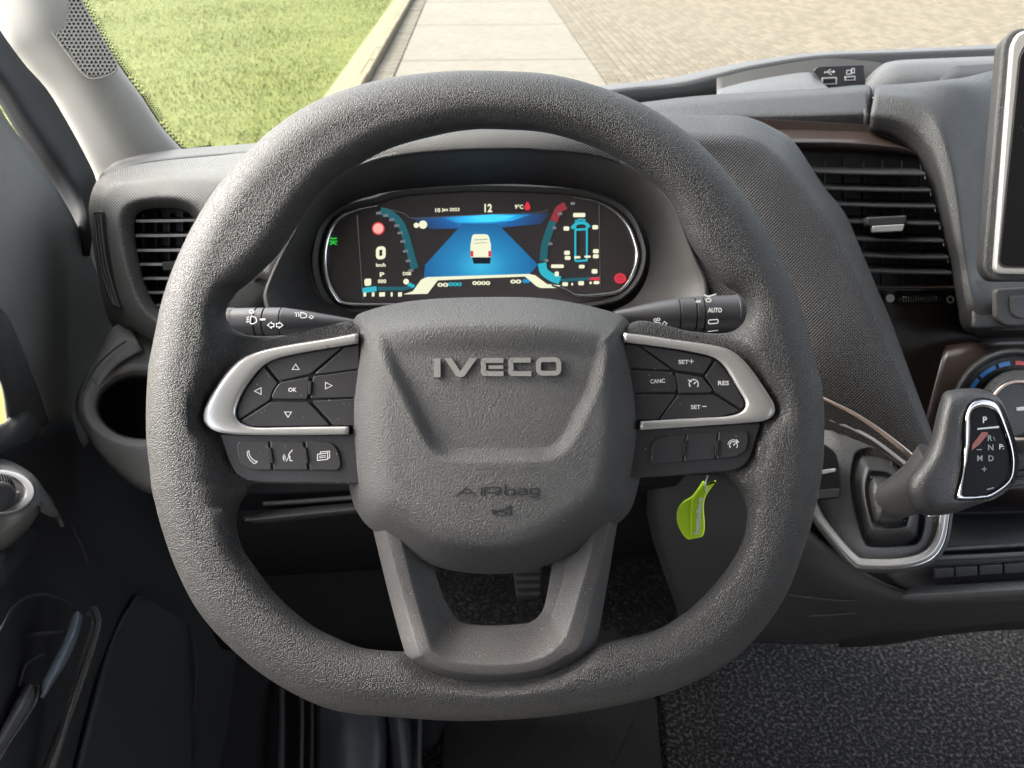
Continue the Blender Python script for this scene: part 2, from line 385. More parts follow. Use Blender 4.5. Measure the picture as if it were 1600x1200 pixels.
# grass blades
rng = np.random.default_rng(3)
n = 110000; s = 6.3+rng.random(n)**1.5*16; c = cA-.02-rng.random(n)*9.5
nz = np.sin(c*2.1+s*.7)+np.sin(c*.9-s*1.7+1)+rng.normal(0, .6, n)
ln = .022+.018*rng.random(n)+.008*np.clip(nz, -1, 2); ang = rng.random(n)*2*pi; wd = .003+.002*rng.random(n); lean = rng.normal(0, .45, (n, 2))
gx, gd = np.array(GX), np.array(GD); base = c[:, None]*gx+s[:, None]*gd; base[:, 2] = KZ-.015
sd_ = np.stack([np.cos(ang)*wd, np.sin(ang)*wd, 0*ang], 1)
V = np.empty((n, 3, 3)); V[:, 0] = base-sd_; V[:, 1] = base+sd_; V[:, 2] = base+np.stack([lean[:, 0]*ln, lean[:, 1]*ln, ln], 1)
def blade_mat(name, c0, c1):
    m = bpy.data.materials.new(name); m.use_nodes = True; N = m.node_tree.nodes; L = m.node_tree.links; b = N['Principled BSDF']; b.inputs['Roughness'].default_value = .55
    ge = N.new('ShaderNodeNewGeometry'); r = N.new('ShaderNodeValToRGB'); r.color_ramp.elements[0].color = (*c0, 1); r.color_ramp.elements[1].color = (*c1, 1)
    L.new(ge.outputs['Random Per Island'], r.inputs[0]); L.new(r.outputs[0], b.inputs['Base Color']); b.inputs['Specular IOR Level'].default_value = .3
    return m
grass = part('grass', V.reshape(-1, 3), np.arange(3*n).reshape(-1, 3), blade_mat('grass_blades', (.088, .112, .016), (.128, .148, .026)), lawn, smooth=False); tag(grass, kind='stuff')
# kerb stones
kerb = sheet('kerb', cB, cC, 2, 60, -.03, m_joint)
def stone(name, c0, c1, s0, s1, z, m, parent, bev=.008, dz=0, zb=None):
    zb = z-.08 if zb is None else zb; V = []
    for b_, zz in ((0, zb), (0, z-bev), (bev, z)):
        V += [gpt(c0+b_, s0+b_, zz+dz), gpt(c1-b_, s0+b_, zz+dz), gpt(c1-b_, s1-b_, zz+dz), gpt(c0+b_, s1-b_, zz+dz)]
    return part(name, V, grid_faces(3, 4, False, True)+[(8, 9, 10, 11)], m, parent, smooth=False)
rnd = random.Random(5)
for i in range(22): stone('kerb_stone', cB+.004, cC-.004, 4.5+i*.9, 5.39+i*.9, KZ, m_kerb, kerb, .012, rnd.uniform(-.006, .006), -.028)
gut = sheet('gutter', cC, cD, 2, 60, -.03, m_joint)
for i in range(60): stone('gutter_stone', cC+.006, cD-.006, 5+i*.32, 5.31+i*.32, 0, m_gut, gut, .01, rnd.uniform(-.012, .0))
path = sheet('concrete_path', cD, cE, 2, 70, -.03, m_joint)
js = [cs(700, y)[1] for y in (3, 40, 94)]; st = (js[0]-js[2])/2
for i in range(-3, 5):
    s0 = js[2]+i*st; stone('concrete_slab', cD+.01, cE-.01, s0+.012, s0+st-.012, 0, m_conc, path, .006, rnd.uniform(-.003, .003), -.028)
road = sheet('brick_road', cE, 40, 2, 90, -.012, m_joint)
border = MB()
cells = []
for i in range(150): cells.append((cE+.008, cF-.1, 4+i*.105, 4.097+i*.105))
rows_c = cF-.09
for r in range(95):
    c0 = rows_c+r*.118
    for i in range(95):
        s0 = 4.2+i*.21+(r % 2)*.105
        if c0 > 1.2+.62*s0: continue
        cells.append((c0, c0+.094, s0, s0+.202))
# nearest in view are separate bricks, the rest one mass
def seen(k):
    p = gpt((k[0]+k[1])/2, (k[2]+k[3])/2)-CAM; d = p.dot(FV); x, y = 800+FPX*p.dot(RV)/d, 600-FPX*p.dot(UV)/d
    return d if (-5 < y < 140 and 850 < x < 1640 and y < 190-(x-880)*.16) else 999
cells.sort(key=seen)
shared = {}
for j, k in enumerate(cells[:300]):
    key = (round(k[1]-k[0], 3), round(k[3]-k[2], 3)); mi = rnd.randrange(3); key += (mi,)
    ctr = gpt((k[0]+k[1])/2, (k[2]+k[3])/2, -.02)
    if key not in shared:
        o = stone('brick', k[0], k[1], k[2], k[3], 0, m_brick[mi], road, .005, 0, -.05); shared[key] = o
        off = WL[o.name]-ctr; o['x'] = 0; del o['x']; shared[key] = (o, off)
    else:
        src, off = shared[key]; o = src.copy(); COL.objects.link(o); o.location = ctr+off+Vector((0, 0, rnd.uniform(-.003, .003))); WL[o.name] = o.location.copy()
V = []; F = []; FM = []
for k in cells[300:]:
    o = len(V); dz = rnd.uniform(-.0015, .0015); b_ = .006
    for bb, zz in ((0, -.012), (0, -.004+dz), (b_, dz)):
        V += [gpt(k[0]+bb, k[2]+bb, zz), gpt(k[1]-bb, k[2]+bb, zz), gpt(k[1]-bb, k[3]-bb, zz), gpt(k[0]+bb, k[3]-bb, zz)]
    fs = [(o+a, o+b, o+c2, o+d) for a, b, c2, d in grid_faces(3, 4, False, True)]+[(o+8, o+9, o+10, o+11)]
    F += fs; FM += [rnd.randrange(3)]*len(fs)
o = part('far_bricks', V, F, None, road, mats=m_brick, fmat=FM, smooth=False); o['kind'] = 'stuff'
# ================================================================ steering wheel
WF = Frame(760, 615, .45, (0, .10, 1))
wheel = thing('steering_wheel', WF.o, 'black leather steering wheel with grey airbag cover and silver spoke trims', 'steering wheel')
PAIRS = '''790,111-770,202 860,116-850,207 930,133-920,227 1000,160-975,254 1060,197-1015,282 1110,240-1045,312 1160,300-1065,350 1200,362-1085,392 1230,425-1125,440
1250,475-1157,462 1262,515-1167,482 1270,545-1160,506 1276,570-1135,520 1280,585-1080,518 1284,600-985,505 1288,640-960,600 1288,690-960,680 1287,719-985,742 1282,755-1080,739
1278,775-1125,738 1273,797-1148,756 1266,828-1163,782 1258,852-1167,808 1245,890-1160,845 1228,930-1140,882 1200,974-1112,918 1162,1017-1075,953 1119,1048-1030,982 1065,1074-985,995
1000,1095-930,1005 900,1114-880,1012 832,1122-820,1016 765,1126-770,1018 695,1126-700,1018 610,1120-632,1018 520,1110-570,1013 437,1072-524,996 370,1022-480,972 312,959-431,928
280,900-400,888 262,855-380,858 248,810-370,825 242,785-372,798 238,770-385,772 236,755-410,754 234,735-545,752 229,690-585,700 228,640-585,600 231,580-556,507 233,565-500,516
236,550-440,524 240,530-390,524 245,505-362,511 250,480-353,488 262,440-368,460 280,395-395,437 305,345-433,400 340,290-462,358 385,238-500,308 440,190-545,268 510,150-610,232 600,123-690,210 700,111-735,203'''
pr = [tuple(tuple(map(float, q.split(','))) for q in t.split('-')) for t in PAIRS.split()]
SUB = 7
outer = np.array(cr([p[0] for p in pr], SUB, True)); inner = np.array(cr([p[1] for p in pr], SUB, True))
for k_ in range(3): outer = (np.roll(outer, 1, 0)+2*outer+np.roll(outer, -1, 0))/4
hubby = {i for i, p in enumerate(pr) if 580 < p[1][0] < 984 and 560 < p[1][1] < 730}
def polydist(Q, A, B):
    out = np.full(len(Q), 1e9)
    for a, b in zip(A, B):
        ab = b-a; t = np.clip(((Q-a)@ab)/(ab@ab+1e-9), 0, 1); out = np.minimum(out, np.hypot(*(Q-(a+t[:, None]*ab)).T))
    return out
NA = len(outer); NC = 30
ts = (1-np.cos(pi*np.linspace(0, 1, NC)))/2; ts = ts*.6+np.linspace(0, 1, NC)*.4
Q = (outer[:, None]*(1-ts[None, :, None])+inner[:, None]*ts[None, :, None]).reshape(-1, 2)
do = polydist(Q, outer, np.roll(outer, -1, 0))
keep = [i for i in range(NA) if not ({i//SUB, (i//SUB+1) % len(pr)} & hubby)]
dw = polydist(Q, inner[keep], np.roll(inner, -1, 0)[keep])
RR = 47.0; sm = lambda a, b, x: np.clip((x-a)/(b-a), 0, 1)**2*(3-2*np.clip((x-a)/(b-a), 0, 1))
dm = np.minimum(do, dw); dm = dm.reshape(NA, NC); dm[:, 0] = 0; 
for i in range(NA):
    if i in set(keep): dm[i, -1] = 0
dm = dm.ravel()
z = np.sqrt(np.clip(1-(1-np.clip(dm/RR, 0, 1))**2, 0, 1))*.0172
z = z*(1-.70*sm(66, 150, do)*(np.abs(Q[:, 1]-620) < 175)*(np.abs(Q[:, 0]-770) < 480))
SPO = np.array([(570,780),(584,833),(609,935),(632,1018),(644,1038),(676,1060),(723,1071),(770,1073),(817,1070),(864,1060),(903,1041),(929,1014),(945,935),(962,833),(972,780)], float)
def insd(Q, P):
    r = np.zeros(len(Q), bool); x, y = Q.T
    for (x0, y0), (x1, y1) in zip(P, np.roll(P, -1, 0)):
        c_ = (y0 > y) != (y1 > y); r ^= c_ & (x < (x1-x0)*(y-y0)/(y1-y0+1e-12)+x0)
    return r
dsp = polydist(Q, SPO, np.roll(SPO, -1, 0))*np.where(insd(Q, SPO), 1, -1)
z = z*(1-.55*sm(-14, 6, dsp)*(Q[:, 1] > 950))
PODS = [[(575,516),(512,527),(450,536),(405,546),(373,559),(347,585),(323,621),(313,648),(318,665),(334,677),(342,690),(354,720),(368,747),(400,758),(575,760)], [(965,516),(1050,527),(1112,536),(1147,546),(1173,570),(1199,606),(1213,630),(1215,646),(1203,658),(1192,664),(1175,724),(1152,739),(965,752)]]
for P_ in PODS:
    P_ = np.array(P_, float); dp = polydist(Q, P_, np.roll(P_, -1, 0))*np.where(insd(Q, P_), 1, -1); kk = sm(-22, 1, dp)
    z = z*(1-kk)+np.minimum(z, .0046)*kk
Zf = z.reshape(NA, NC)
for k_ in range(2): Zf[:, 1:-1] = (np.roll(Zf, 1, 0)+2*Zf+np.roll(Zf, -1, 0))[:, 1:-1]/4
z = Zf.ravel()
Vf = [WF.pt(x, y, h) for (x, y), h in zip(Q, z)]; Vb = [WF.pt(x, y, -h*.9-.0003) for (x, y), h in zip(Q, z)]
F = facecam(Vf, grid_faces(NA, NC, True, False)); o_ = len(Vf)
F = F+[tuple(reversed([i+o_ for i in f])) for f in F]
for e in (0, NC-1):
    for i in range(NA):
        a, b = i*NC+e, ((i+1) % NA)*NC+e; F.append((a, b, b+o_, a+o_) if e else (b, a, a+o_, b+o_))
part('rim', Vf+Vb, F, M['leather'], wheel, sharp=120)
# ---- airbag cover: one moulded height field
HB = [(554,498),(567,488),(614,475),(676,467),(770,464),(848,466),(911,476),(964,490),(980,500),(989,521),(998,565),(1006,615),(1009,675),(1004,721),(995,768),(984,798),(964,819),(926,847),(880,873),(846,886),(812,894),(770,897),(730,895),(692,888),(660,876),(629,859),(582,828),(560,803),(547,768),(540,700),(537,640),(541,590),(546,550),(550,515)]
SH = [(560,440),(586,543),(623,615),(657,687),(672,710),(695,723),(776,724),(857,723),(882,712),(904,684),(942,602),(954,549),(985,440)]
hb = np.array(cr(HB, 9, True)); sh = np.array(rp([(x, y, 14) for x, y in SH], 4))
def hubz(Q):
    Q = np.atleast_2d(np.array(Q, float)); d = polydist(Q, hb, np.roll(hb, -1, 0)); d[~insd(Q, hb)] = 0
    t = np.clip(d/52, 0, 1.6); g = np.where(t < .84, t*1.02, 0); u = np.clip((t-.55)/.9, 0, 1)
    g = np.where(t < .55, t*1.16, .638+ (1-(1-u)**2.6)*.362)
    g2 = np.minimum(t/.86, 1); g2 = np.where((t > .74) & (t < .98), g2-.055*(1-((t-.86)/.12)**2)**2*.5, g2)        # crisp edge above and below
    wv = sm(120, 215, np.abs(Q[:, 1]-685)); g = g*(1-wv)+g2*wv
    h = .002+.026*g-.004*((Q[:, 0]-775)/230)**2-.004*((Q[:, 1]-690)/215)**2
    ds = polydist(Q, sh, np.roll(sh, -1, 0))*np.where(insd(Q, sh), 1, -1)
    return h-.0048*sm(0, 25, ds)*sm(500, 560, Q[:, 1])
NR = 100; C0 = np.array((775., 672.)); fr_ = 1-(1-np.linspace(0, 1, NR+1))**1.35; fr_ = fr_[1:]
Q = (C0+(hb[:, None]-C0)*fr_[None, :, None]).reshape(-1, 2); z = hubz(Q); nb = len(hb)
V = [WF.pt(x, y, h) for (x, y), h in zip(Q, z)]
F = grid_faces(nb, NR, True, False)
V.append(WF.pt(*C0, hubz([C0])[0])); F += [(i*NR, len(V)-1, ((i+1) % nb)*NR) for i in range(nb)]
b0 = len(V); V += [V[i*NR+NR-1]-WF.n*.022 for i in range(nb)]
F += [(i*NR+NR-1, ((i+1) % nb)*NR+NR-1, b0+(i+1) % nb, b0+i) for i in range(nb)]
cover = part('airbag_cover', V, facecam(V, F), M['hub'], wheel, sharp=60)
ez = float(hubz([(775, 573)])[0])
ex = lambda x, y: (640+x/5.714, 520+y/5.714)
E_ = lambda L: [ex(*p) for p in L]
def emb(fn): m = MB(); fn(m); m.build('emblem_letter', M['silver'], cover)
hh = ez+.0011; wS = 43/5.714
emb(lambda m: m.fill(WF, E_([(215,228),(275,228),(275,396),(215,396)]), hh, .0016))
emb(lambda m: m.fill(WF, E_([(310,225),(372,225),(453,342),(538,225),(602,225),(492,383),(472,394),(434,394),(414,383)]), hh, .0016))
emb(lambda m: m.stroke(WF, E_(cr([(838,246),(705,246)], 1)+rp([(690,246),(656,246),(656,300)], 6, 30)[3:-3]+rp([(656,310),(656,365),(700,365)], 6, 30)[3:-3]+[(710,365),(838,365)]), wS, hh, .0016).fill(WF, E_([(705,292),(836,292),(836,322),(705,322)]), hh, .0016))
emb(lambda m: m.stroke(WF, E_([(1080,244),(945,244)]+rp([(930,244),(902,244),(902,300)], 6, 34)[3:-3]+rp([(902,310),(902,365),(950,365)], 6, 34)[3:-3]+[(960,365),(1087,365)]), wS, hh, .0016))
emb(lambda m: m.stroke(WF, E_(rp([(1150,240,40),(1332,240,40),(1332,361,40),(1150,361,40)], 6)), wS, hh, .0016, closed=True))
# dark recess behind the letters' edges and the moulded lettering
def hs(m, pts, w_, lift=.00025, closed=False, t=.0006):
    for a, b in zip(pts, pts[1:]+([pts[0]] if closed else [])):
        a = np.array(a, float); b = np.array(b, float); k = max(1, int(np.hypot(*(b-a))/3))
        for i in range(k):
            p, q = a+(b-a)*i/k, a+(b-a)*(i+1)/k; m.stroke(WF, [p-(q-p)*.04, q+(q-p)*.04], w_, float(hubz([(p+q)/2])[0])+lift, t)
ax_ = lambda x, y: (680+x/8, 740+y/8)
A_ = lambda L: [ax_(*p) for p in L]
M['mould'] = mat('moulded_mark', (.028, .0275, .027), .45, vary=0)
for L_ in ([A_([(255,275),(385,180)]), A_([(385,180),(510,275)]), A_([(310,238),(470,240)])], [A_([(572,170),(572,275)])], [A_([(615,275),(615,172),(805,172),(805,215),(770,232),(660,235)]), A_([(700,235),(790,265)])],
           [A_([(872,140),(872,262),(990,262),(990,195),(885,195)])], [A_([(1030,192),(1140,188),(1140,258),(1030,258),(1025,226),(1135,224)])], [A_([(1290,188),(1185,190),(1185,252),(1290,252)]), A_([(1290,188),(1290,290),(1190,290)])]):
    m = MB()
    for l_ in L_: hs(m, l_, 1.35)
    m.build('moulded_letter', M['mould'], cover)
m = MB(); hs(m, A_([(715,440),(722,480),(718,500)]), 1.6); hs(m, A_([(722,470),(850,455),(905,425),(935,395)]), 1.6); hs(m, A_([(935,395),(940,530)]), 1.5); hs(m, A_(ell(808, 497, 70, 26, 16)), 1.6, closed=True); hs(m, A_([(880,480),(935,525)]), 1.4)
m.build('horn_symbol', M['mould'], cover)
# ---- lower spoke
sp = lambda L, h: [(x, y, h) for x, y in L]
R0 = [(570,780),(584,833),(609,935),(632,1018),(644,1038),(676,1060),(723,1071),(770,1073),(817,1070),(864,1060),(903,1041),(929,1014),(945,935),(962,833),(972,780)]
R1 = [(588,780),(603,835),(630,935),(652,1014),(664,1030),(694,1046),(730,1053),(772,1055),(815,1052),(850,1044),(880,1028),(908,1006),(928,930),(949,835),(958,780)]
R2 = [(610,780),(629,850),(652,940),(671,1005),(682,1022),(706,1033),(735,1037),(772,1038),(808,1036),(838,1030),(864,1016),(884,990),(905,925),(925,850),(935,780)]
R3 = [(648,780),(664,860),(680,925),(694,958),(703,972),(718,984),(742,988),(775,988),(810,987),(832,983),(852,973),(866,955),(878,915),(890,860),(896,780)]
R4 = [(660,790),(675,872),(690,925),(704,951),(711,962),(722,972),(745,976),(775,977),(808,975),(828,972),(842,962),(850,948),(857,915),(863,872),(868,790)]
rows = []
for R_, h in ((R0, -.012), (R0, -.004), (R1, .0045), (R2, .0050), (R3, -.006), (R4, -.0075), (R4, -.020)):
    rows.append([tuple(WF.pt(x, y, h+.0085*float(sm(930, 1030, np.array(y*1.0))))) for x, y in R_])
patch('lower_spoke', rows, M['spoke'], wheel, nu=6, fil=.14, solid=.002, pts=True, sharp=60)
# ---- spoke trims, buttons
def trim(name, oc, ic, mt, h0, h1, parent, n=6):
    O = cr(oc, n); I = cr(ic, n); I = [np.array(p) for p in I]; O = [np.array(p) for p in O]
    def rs(P, N_):
        P = np.array(P); d = np.r_[0, np.cumsum(np.hypot(*np.diff(P, axis=0).T))]; u = np.linspace(0, d[-1], N_); return np.stack([np.interp(u, d, P[:, 0]), np.interp(u, d, P[:, 1])], 1)
    N_ = 70; O, I = rs(O, N_), rs(I, N_); rows = []
    for f, h in ((0, -.004), (0, h0+.001), (.06, h0+(h1-h0)*.75), (.2, h1), (.55, h1+.0003), (.86, h1-.0002), (1, h1-.0024), (1, -.003)):
        rows.append([tuple(WF.pt(*(O[i]+(I[i]-O[i])*f), h)) for i in range(N_)])
    return patch(name, rows, mt, parent, nu=1, nv=2, solid=.0008, pts=True, sharp=70)
LO = [(560,520),(512,529),(450,539),(405,549),(375,562),(350,587),(327,622),(317,648),(321,663),(337,674),(375,679),(450,680),(545,679)]
LI = [(560,537),(510,545),(470,552),(432,561),(408,575),(383,607),(371,634),(369,650),(376,660),(390,666),(410,668),(470,667),(545,666)]
RO = [(975,520),(1010,524),(1050,530),(1112,539),(1145,549),(1170,572),(1195,607),(1209,630),(1211,645),(1200,655),(1175,660),(1075,667),(1000,672)]
RI = [(975,535),(1030,542),(1075,549),(1113,558),(1132,573),(1151,604),(1164,626),(1163,639),(1151,647),(1130,651),(1090,653),(1050,655),(1000,658)]
tl = trim('spoke_trim', LO, LI, M['silver'], .0072, .0100, wheel); tr = trim('spoke_trim', RO, RI, M['silver'], .0072, .0100, wheel)
plate('switch_base', LI[:-1]+[(580,666),(580,535)], WF, .0058, .008, M['gap'], wheel); plate('switch_base', [(960,658)]+[(960,535)]+RI[:-1], WF, .0058, .008, M['gap'], wheel)
plate('lower_switch_base', rp([(343,678,6),(575,678,6),(575,757,6),(400,755,30),(370,745,20),(356,718,10)]), WF, .0072, .014, M['key'], wheel, bev=.0012)
plate('lower_switch_base', rp([(965,672,6),(1191,660,7),(1172,722,14),(1150,736,16),(965,749,6)]), WF, .0072, .014, M['key'], wheel, bev=.0012)
def rmin(P, i):
    a = P[i-1]-P[i]; b = P[(i+1) % len(P)]-P[i]; c_ = a.dot(b)/np.linalg.norm(a)/np.linalg.norm(b); return 2.2/math.tan(max(.3, math.acos(max(-1, min(1, c_))))/2)
def btn(poly, h, sym=None, r=2.5, sname='button_symbol', m_='key', shrink=1.0):
    P = np.array([p[:2] for p in poly], float); c_ = P.mean(0)
    q = [(*(p+(c_-p)/np.linalg.norm(c_-p)*shrink), max(rmin(P, i), poly[i][2] if len(poly[i]) > 2 else r)) for i, p in enumerate(P)]
    b = plate('button', rp(q, 4), WF, h, .004, M[m_], wheel, bev=.0005)
    if sym: mm = MB(); sym(mm, h+.00015); mm.build(sname, M['white'], b)
    return b
H1 = .0074
tri = lambda cx, cy, a, r_: [(cx+r_*cos(a+k*2*pi/3)*1.15, cy+r_*sin(a+k*2*pi/3)) for k in range(3)]
S = lambda pts, w_=1.3, closed=False: (lambda m, h: m.stroke(WF, pts, w_, h, closed=closed))
btn([(415,569),(430,561),(475,551),(537,541),(486,585),(436,596)], H1, S(tri(462, 574.5, -pi/2, 5.5), 1.2, True))
btn([(412,571),(435,598),(427,610),(422,626),(374,656),(370,650),(371,635),(383,607)], H1, S(tri(404.5, 611, pi, 6), 1.2, True))
btn([(375,658,1),(422,627),(482,627),(517,665),(400,667,8),(385,665)], H1, S(tri(450, 646.5, pi/2, 5.5), 1.2, True))
btn([(488,588),(560,578),(560,621),(484,623)], H1, S(tri(512, 602.5, 0, 6), 1.2, True))
btn([(540,541),(562,538),(562,577),(489,586)], H1); btn([(486,626),(560,622),(560,666),(521,665)], H1)
btn([(437,597),(484,588),(481,624),(425,624),(423,619),(430,605)], H1+.0006, lambda m, h: m.text(WF, 'OK', 457, 609, 6.5, h, wpx=13, bold=.02))
plate('button_divider', rp([(482,596,1.5),(487,595,1.5),(486,616,1.5),(481,617,1.5)], 3), WF, H1+.0010, .003, M['gap'], wheel, bev=.0003)
def txt(t, x, y, hp, wp, rot=0): return lambda m, h: m.text(WF, t, x, y, hp, h, wpx=wp, bold=.02, rot=rot)
btn([(1000,540),(1050,546),(1115,560),(1100,585),(1054,579)], H1, lambda m, h: m.text(WF, 'SET', 1068, 565.5, 6.5, h, wpx=16, bold=.02).stroke(WF, [(1077,564.5),(1084,564.5)], 1.2, h).stroke(WF, [(1080.5,561),(1080.5,568)], 1.2, h))
btn([(1119,562),(1132,576),(1152,606),(1163,628),(1159,640),(1115,612),(1113,606),(1101,587)], H1, txt('RES', 1130.5, 598.5, 6.8, 17))
btn([(1059,616),(1115,615),(1157,642),(1125,652),(1030,656)], H1, lambda m, h: m.text(WF, 'SET', 1087, 636, 6.5, h, wpx=15, bold=.02).stroke(WF, [(1097,635),(1104,635)], 1.4, h))
btn([(975,577),(1052,581),(1057,613),(975,614)], H1, txt('CANC', 1027.5, 595.5, 6.5, 23, -.06)); btn([(975,537),(999,540),(1051,579),(975,575)], H1); btn([(975,616),(1057,616),(1029,656),(975,657)], H1)
def cruise(cx, cy, r_, arrow=False):
    def f(m, h):
        m.stroke(WF, ell(cx, cy, r_, r_, 14, radians(140), radians(400)), 1.3, h); m.stroke(WF, [(cx, cy), (cx+r_*.45, cy-r_*.45)], 1.8, h)
        for a in (160, 215, 270, 325): m.stroke(WF, [(cx+r_*.72*cos(radians(a)), cy+r_*.72*sin(radians(a))), (cx+r_*cos(radians(a)), cy+r_*sin(radians(a)))], 1.1, h)
        if arrow: m.stroke(WF, ell(cx, cy, r_+2.6, r_+2.6, 10, radians(190), radians(325)), 1.2, h); m.fill(WF, [(cx+r_*.7, cy-r_-4), (cx+r_+3, cy-r_+1), (cx+r_-2, cy-r_+3)], h)
        else: m.stroke(WF, [(cx-r_-2, cy-r_*.9), (cx-r_*.4, cy-r_*.55)], 1.4, h)
    return f
btn([(1055,582),(1098,589),(1113,608),(1112,614),(1060,615)], H1+.0006, cruise(1084, 600, 7.2))
plate('button_divider', rp([(1051,587,1.5),(1055,586,1.5),(1059,608,1.5),(1055,609,1.5)], 3), WF, H1+.0010, .003, M['gap'], wheel, bev=.0003)
H2 = .0084
def phone(m, h):
    m.stroke(WF, cr([(389,704),(389.5,710),(393,716),(398,720),(402,721)], 4), 1.2, h); m.stroke(WF, cr([(389,704),(386.5,706),(387,712),(391,719),(397,724),(400,723),(402,721)], 4), 1.2, h)
def voice(m, h):
    for r_ in (3, 5.5): m.stroke(WF, ell(448, 715, r_, r_*1.2, 6, radians(130), radians(230)), 1.1, h)
    m.stroke(WF, cr([(457,703),(452,709),(451,712),(453,713),(453,719),(457,720)], 3), 1.4, h); m.stroke(WF, [(452,712),(447,721)], 1.1, h)
def pages(m, h):
    m.stroke(WF, [(496,710),(512,707.5),(512,717.5),(496,719.5)], 1.2, h, closed=True); m.stroke(WF, [(500,709),(501,706),(515,705),(515,715),(512,716)], 1.1, h)
    for dy in (3, 5.5): m.stroke(WF, [(498.5,710+dy),(509.5,708.5+dy)], .9, h)
btn([(369,693,7),(376,688,4),(420,689,1),(425,735,1),(395,736,10),(376,728,10),(371,712,4)], H2, phone); btn([(421,689,1),(474,689,1),(482,735,1),(427,735,1)], H2, voice); btn([(476,689,1),(515,689,10),(528,700,8),(534,725,6),(530,736,6),(484,735,1)], H2, pages)
btn([(1017,700,4),(1020,688,8),(1035,681,6),(1071,677,1),(1066,722,1),(1017,727,6)], H2); btn([(1073,677,1),(1121,674,1),(1117,718,1),(1068,722,1)], H2); btn([(1123,674,1),(1166,671,8),(1170,680,4),(1168,705,10),(1150,715,8),(1119,718,1)], H2, cruise(1146, 696, 6.2, True))
for x0, x1 in ((419, 425), (474, 480)): plate('button_divider', rp([(x0,699,1.5),(x0+4.5,699,1.5),(x0+8,724,1.5),(x0+3.5,724,1.5)], 3), WF, H2+.0009, .003, M['gap'], wheel, bev=.0003)
for x0 in (1069, 1120): plate('button_divider', rp([(x0,688,1.5),(x0+4.5,687,1.5),(x0+1.5,711,1.5),(x0-3,712,1.5)], 3), WF, H2+.0009, .003, M['gap'], wheel, bev=.0003)
# ================================================================ dashboard
dash = thing('dashboard', at(1000, 450, .8), 'dark grey dashboard with slatted air vents, storage tray and gear console', 'dashboard')
D_ = lambda L, d: [(x, y, d) for x, y in L]
# firewall side of the dashboard: closes everything below the windscreen
patch('carcass', [[(60,300,1.02),(400,262,1.0),(800,235,.98),(1050,190,.965),(1130,178,.96),(1560,135,.94),(1750,130,.94)], [(60,520,1.08),(400,500,1.05),(800,480,1.0),(1050,455,.97),(1130,450,.96),(1560,420,.93),(1750,410,.93)],
      [(60,800,1.3),(400,800,1.3),(800,800,1.4),(1075,785,1.4),(1180,770,1.0),(1560,740,.95),(1750,740,.95)], [(60,1010,1.6),(400,1010,1.6),(800,1010,1.7),(1075,1010,1.7),(1180,1000,1.14),(1560,985,1.08),(1750,980,1.08)]], M['black'], dash, nv=4, solid=.01)
# left end: top lip and the vent housing
patch('top_lip', [[(150,286,.86),(160,270,.87),(172,259,.885),(190,250,.90),(235,239,.93),(300,231,.94),(370,226,.95),(440,219,.955),(560,200,.955),(700,185,.95)],
      [(153,290,.845),(163,274,.85),(178,262,.86),(200,254,.865),(240,246,.88),(300,240,.885),(370,234,.89),(440,228,.895),(560,212,.90),(700,200,.90)],
      [(156,292,.835),(168,276,.835),(184,266,.84),(205,259,.84),(245,251,.85),(300,245,.855),(370,239,.86),(440,234,.865),(560,222,.87),(700,215,.87)]], M['dash_light'], dash, fil=.2)
VO = [(150,285),(172,268),(215,257),(265,250),(330,244),(420,236),(520,240),(560,300),(540,380),(480,450),(430,500),(360,555),(290,562),(235,546),(200,528),(176,510),(163,480),(151,420),(142,360),(139,320)]
VC = [(162,300),(182,285),(222,280),(266,276),(320,274),(400,275),(480,285),(520,330),(500,390),(440,440),(400,480),(340,530),(290,535),(243,520),(212,500),(190,478),(176,440),(164,390),(155,350),(154,322)]
VE = [(188,340),(197,323),(222,313),(266,310),(300,319),(318,340),(332,365),(338,395),(338,425),(334,455),(326,480),(310,500),(284,510),(258,508),(238,497),(222,480),(210,455),(200,425),(192,390),(187,360)]
VI = [(209,346),(215,333),(232,326),(268,325),(292,331),(306,346),(317,368),(322,395),(322,422),(319,450),(312,470),(298,486),(280,493),(262,491),(248,482),(237,468),(228,448),(219,420),(213,392),(209,365)]
loft('vent_housing', [D_(VO,.84), [(x,y,.80) for x,y in VO], D_(VC,.745), D_(VE,.735), D_(VI,.755), D_(VI,.80)], M['pod'], dash, nu=4, fil=.22, solid=.002)
VF = Frame(265, 410, .765, (.04, -.12, 1))
dv = plate('driver_vent', [(x,y) for x,y in cr(VI, 3, True)], VF, -.022, .004, M['gap'], dash)
def slat_box(fr, x0, y0, x1, y1, hf, dep, th, bow=0.0, k=7, tilt=.0):
    """One curved louvre: front edge from (x0,y0) to (x1,y1) px on plane fr, running back by dep."""
    V = []
    for i in range(k):
        t = i/(k-1); x = x0+(x1-x0)*t; y = y0+(y1-y0)*t+bow*4*t*(1-t); p = fr.pt(x, y, hf)
        for a, b in ((0, 0), (0, -th), (.0016, th*.25), (.004, th*.5)) : pass
        up = fr.e2; q = p-fr.n*dep+up*dep*tilt
        V += [p, p-up*th, q-up*th, q]
    F = grid_faces(k, 4, False, True)+[(3, 2, 1, 0), tuple(range(4*k-4, 4*k))]
    return V, F
for y, xa, xb in ((343,212,304),(366,212,315),(389,214,322),(411,218,322),(433,224,320),(455,231,316),(475,244,306)):
    m = MB().add(slat_box(VF, xa, y, xb, y-1, .001, .018, .0024, .3, tilt=.22)); s_ = m.build('slat', M['slat'], dv)
    MB().add(slat_box(VF, xa, y, xb, y-1, .0018, .0014, .0026, .3)).build('slat_glint', M['slat_glint'], s_)  # pale strip paints the highlight along the slat front
